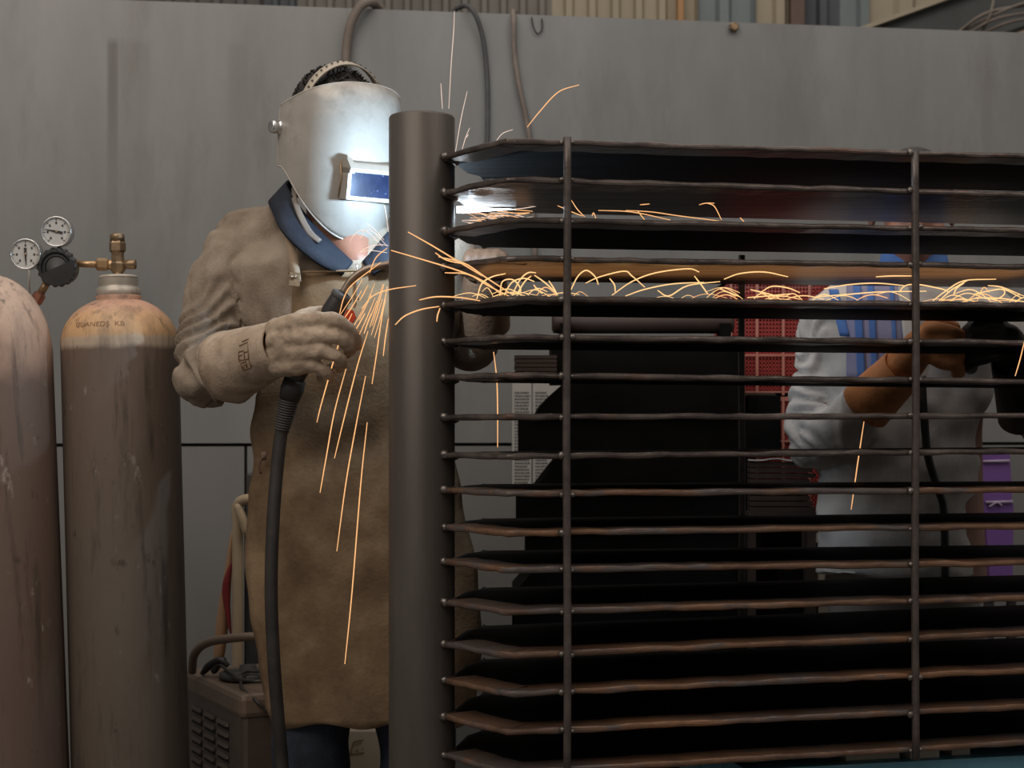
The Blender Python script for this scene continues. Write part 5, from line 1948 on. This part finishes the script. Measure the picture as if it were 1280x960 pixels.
for pts in ([(452, 386), (466, 370), (487, 362), (520, 357)], [(424, 394), (430, 372), (441, 355), (476, 328)], [(437, 303), (443, 293), (452, 288), (462, 292), (478, 308)], [(447, 317), (460, 309), (475, 306), (486, 307)],
            [(450, 300), (458, 286), (470, 293), (484, 308)], [(458, 279), (466, 285), (480, 300)], [(480, 256), (483, 270), (485.5, 290)], [(448, 316), (462, 313), (484, 316)], [(462, 341), (470, 322), (484, 310)]):
    spark(pts, 2.66 if pts[-1][0] > 500 else 2.80, 0.0007 if pts[0][1] < 330 else 0.001, 'spark_pale' if pts[0][1] < 330 else 'spark', L2, G2)
G3, L3 = 'sparks flying across the face of the post', 'orange spark flying out across the round pipe post'
for pts, dd in (([(494, 406), (506, 395), (526, 387), (549, 383)], 2.63), ([(524, 375), (545, 371), (575, 372), (600, 376)], 2.58), ([(489, 313), (530, 325), (575, 339), (605, 352), (628, 369)], 2.60),
                ([(510, 290), (540, 307), (573, 327), (603, 345)], 2.60), ([(548, 321), (580, 329), (606, 346), (640, 368)], 2.60), ([(556, 341), (585, 343), (610, 357), (636, 370)], 2.62), ([(546, 402), (547, 394), (550, 385)], 2.63),
                ([(544, 316), (558, 325), (580, 330)], 2.62)):
    spark(pts, dd, 0.0012, 'spark', L3, G3)
G4, L4 = 'sparks rising above the top shelf', 'thin pale spark rising beside the top of the pipe post'
for pts in ([(561, 136), (564, 80), (567, 40), (568, 14)], [(553, 136), (552, 120), (551, 104)], [(569, 192), (576, 150), (584, 114)], [(577, 189), (582, 172), (587, 160)], [(619, 178), (628, 167), (641, 162)], [(583, 172), (585.5, 168)]):
    spark(pts, 2.82, 0.0006, 'spark_pale', L4, G4)
spark([(659, 159), (675, 139), (698, 115), (724, 106)], 2.75, 0.0009, 'spark', 'lone orange spark arching high over the top shelf before the partition', None)
spark([(1080, 527), (1072, 580), (1064, 637)], 3.1, 0.0011, 'spark', 'long orange spark falling in front of the grey-jacketed worker', None)
spark([(1269, 470), (1275, 450), (1281, 425)], 2.72, 0.0010, 'spark', 'orange spark crossing the right edge of the picture', None)
spark([(617, 440), (621, 475), (622, 515), (622, 559)], 3.02, 0.0011, 'spark', 'straight orange spark falling behind the shelves beside the post', None)
# shower skipping along between the fourth and fifth shelves
G5, L5 = 'sparks skipping along the fifth shelf', 'orange spark arc skipping along between the fourth and fifth shelves'


def rack_d(x, f):
    k = (x - 640) / FPX
    y = (BD.y - ta * BD.x) / (1 - ta * k)
    return max(y, 2.56) + f


def shelf_y(x, f):
    """bearing of the fifth shelf's upper face at inset f"""
    d = rack_d(x, f)
    return HY - (row_z(4, (x - 640) / FPX * d) + 0.006 - CAMZ) * FPX / d


ARCS = [[(596, 374), (602, 355), (615, 346), (632, 342)], [(625, 370), (628, 352), (642, 350), (651, 363), (640, 369)], [(630, 369), (640, 353), (655, 348), (668, 352)], [(640, 369), (650, 350), (660, 341), (670, 341)],
        [(646, 368), (656, 352), (664, 345)], [(668, 344), (682, 354), (697, 368)], [(686, 351), (692, 360), (697, 369)], [(667, 356), (672, 362), (678, 367)], [(712, 366), (722, 346), (733, 338), (744, 346), (748, 356)],
        [(732, 354), (750, 346), (780, 339), (790, 345), (806, 359)], [(762, 348), (768, 356), (769, 365)], [(765, 369), (790, 352), (820, 341), (860, 336), (874, 340)], [(782, 370), (805, 362), (840, 355), (880, 353)],
        [(822, 363), (836, 370), (860, 357), (900, 352)], [(868, 345), (878, 358), (885, 368)], [(905, 349), (925, 342), (955, 340), (985, 346)], [(900, 361), (912, 366), (925, 371)], [(934, 372), (960, 370), (990, 367)],
        [(938, 362), (955, 366), (975, 371)], [(950, 366), (965, 358), (985, 360), (1000, 366)], [(1030, 361), (1060, 356), (1095, 354), (1130, 357)], [(1020, 371), (1060, 368), (1100, 365), (1158, 364)],
        [(1095, 346), (1115, 345), (1140, 345)], [(1124, 365), (1132, 357), (1150, 356), (1180, 362), (1186, 366)], [(1166, 376), (1182, 364), (1205, 351), (1245, 349)], [(1174, 376), (1190, 362), (1210, 350)],
        [(1192, 368), (1196, 360), (1205, 354)], [(1235, 357), (1252, 359), (1275, 368)], [(1216, 368), (1235, 364), (1255, 362), (1278, 373)], [(1220, 372), (1250, 373), (1280, 377)], [(1252, 358), (1256, 366), (1250, 372), (1240, 374)]]
for a in ARCS:
    f = rr.uniform(0.02, 0.06)
    spark(a, [rack_d(x, f) for x, y in a], 0.00115, 'spark_hot', L5, G5)
for i in range(46):
    x = rr.choice([rr.uniform(600, 720), rr.uniform(720, 1280), rr.uniform(840, 1280)])
    f = rr.uniform(0.01, 0.13)
    dx = rr.uniform(14, 60) * rr.choice([1, 1, -1])
    hh = rr.uniform(2, 18) * (0.5 + 0.5 * rr.random())
    y0 = shelf_y(x, f) - 1
    y1 = shelf_y(x + dx, f) - 1 - rr.uniform(0, hh * 0.8)
    a = [(x, y0), (x + dx * .3, y0 - hh * .8), (x + dx * .6, (y0 + y1) / 2 - hh * .8), (x + dx, y1)]
    spark(a, [rack_d(q, f) for q, _ in a], rr.uniform(0.0005, 0.001), 'spark_hot' if rr.random() < .7 else 'spark', L5, G5)
G6, L6 = 'sparks streaking under the second shelf', 'orange spark streaking between the second and third shelves'
for a in ([(697, 257), (715, 265), (728, 270)], [(714, 250), (722, 262), (731, 271)], [(740, 270), (742, 266), (745, 273)], [(782, 263), (815, 265), (850, 270), (922, 279)], [(797, 264), (802, 270), (806, 275)], [(884, 254), (893, 258), (902, 275)],
          [(874, 256), (882, 254), (893, 254)], [(748, 263), (790, 265), (838, 275)], [(800, 256), (812, 255)], [(925, 272), (930, 277)]):
    spark(a, [rack_d(x, 0.05) for x, y in a], 0.0008, 'spark', L6, G6)
for i in range(40):
    x = rr.uniform(574, 650)
    y = rr.uniform(264, 280) - max(0, (x - 590)) * 0.08
    ln = rr.uniform(8, 34)
    ang = rr.uniform(-0.15, 0.55)
    a = [(x, y), (x + ln * .5, y + ln * .5 * ang * .7), (x + ln, min(y + ln * ang, 279))]
    spark(a, 2.80 + rr.uniform(0, .06), rr.uniform(0.0004, 0.0008), 'spark_pale' if rr.random() < .5 else 'spark', L6, G6)

# every spark is told apart by its rank from the left within its own stretch
ORD = ['leftmost', 'second', 'third', 'fourth', 'fifth', 'sixth', 'seventh', 'eighth', 'ninth', 'tenth', 'eleventh', 'twelfth', 'thirteenth', 'fourteenth', 'fifteenth', 'sixteenth', 'seventeenth', 'eighteenth', 'nineteenth', 'twentieth']
ORD += ['twenty-' + q for q in ('first', 'second', 'third', 'fourth', 'fifth', 'sixth', 'seventh', 'eighth', 'ninth')] + ['thirtieth'] + ['thirty-' + q for q in ('first', 'second', 'third', 'fourth', 'fifth', 'sixth', 'seventh', 'eighth', 'ninth')] + ['fortieth', 'forty-first', 'forty-second']
bins = {}
for x, h, lab, grp, o in SPARKS:
    if not grp:
        continue
    if grp == G5:
        where = 'on the fifth shelf ' + ('between post and first rod' if x < 708 else 'just right of the first rod' if x < 830 else 'halfway between the two rods' if x < 985 else 'just left of the second rod' if x < 1140 else 'right of the second rod')
        kind = 'tall spark arc' if h > 14 else 'low spark hop'
    elif grp == G6:
        where = 'under the second shelf ' + ('beside the arc glare' if x < 690 else 'right of the first rod')
        kind = 'orange spark streak'
    elif grp == G1:
        where = 'falling before the leather apron'
        kind = 'long orange spark' if h > 60 else 'short orange spark'
    elif grp == G2:
        where = 'fanning around the torch neck'
        kind = 'fine pale spark'
    elif grp == G3:
        where = 'flying across the round post'
        kind = 'orange spark'
    else:
        where = 'rising beside the post top'
        kind = 'thin pale spark'
    bins.setdefault((kind, where), []).append((x, o))
for (kind, where), lst in bins.items():
    lst.sort(key=lambda q: q[0])
    for i, (x, o) in enumerate(lst):
        o['label'] = '%s %s %s' % (ORD[i] if i == 0 else ORD[i] + ' from left,', kind, where)
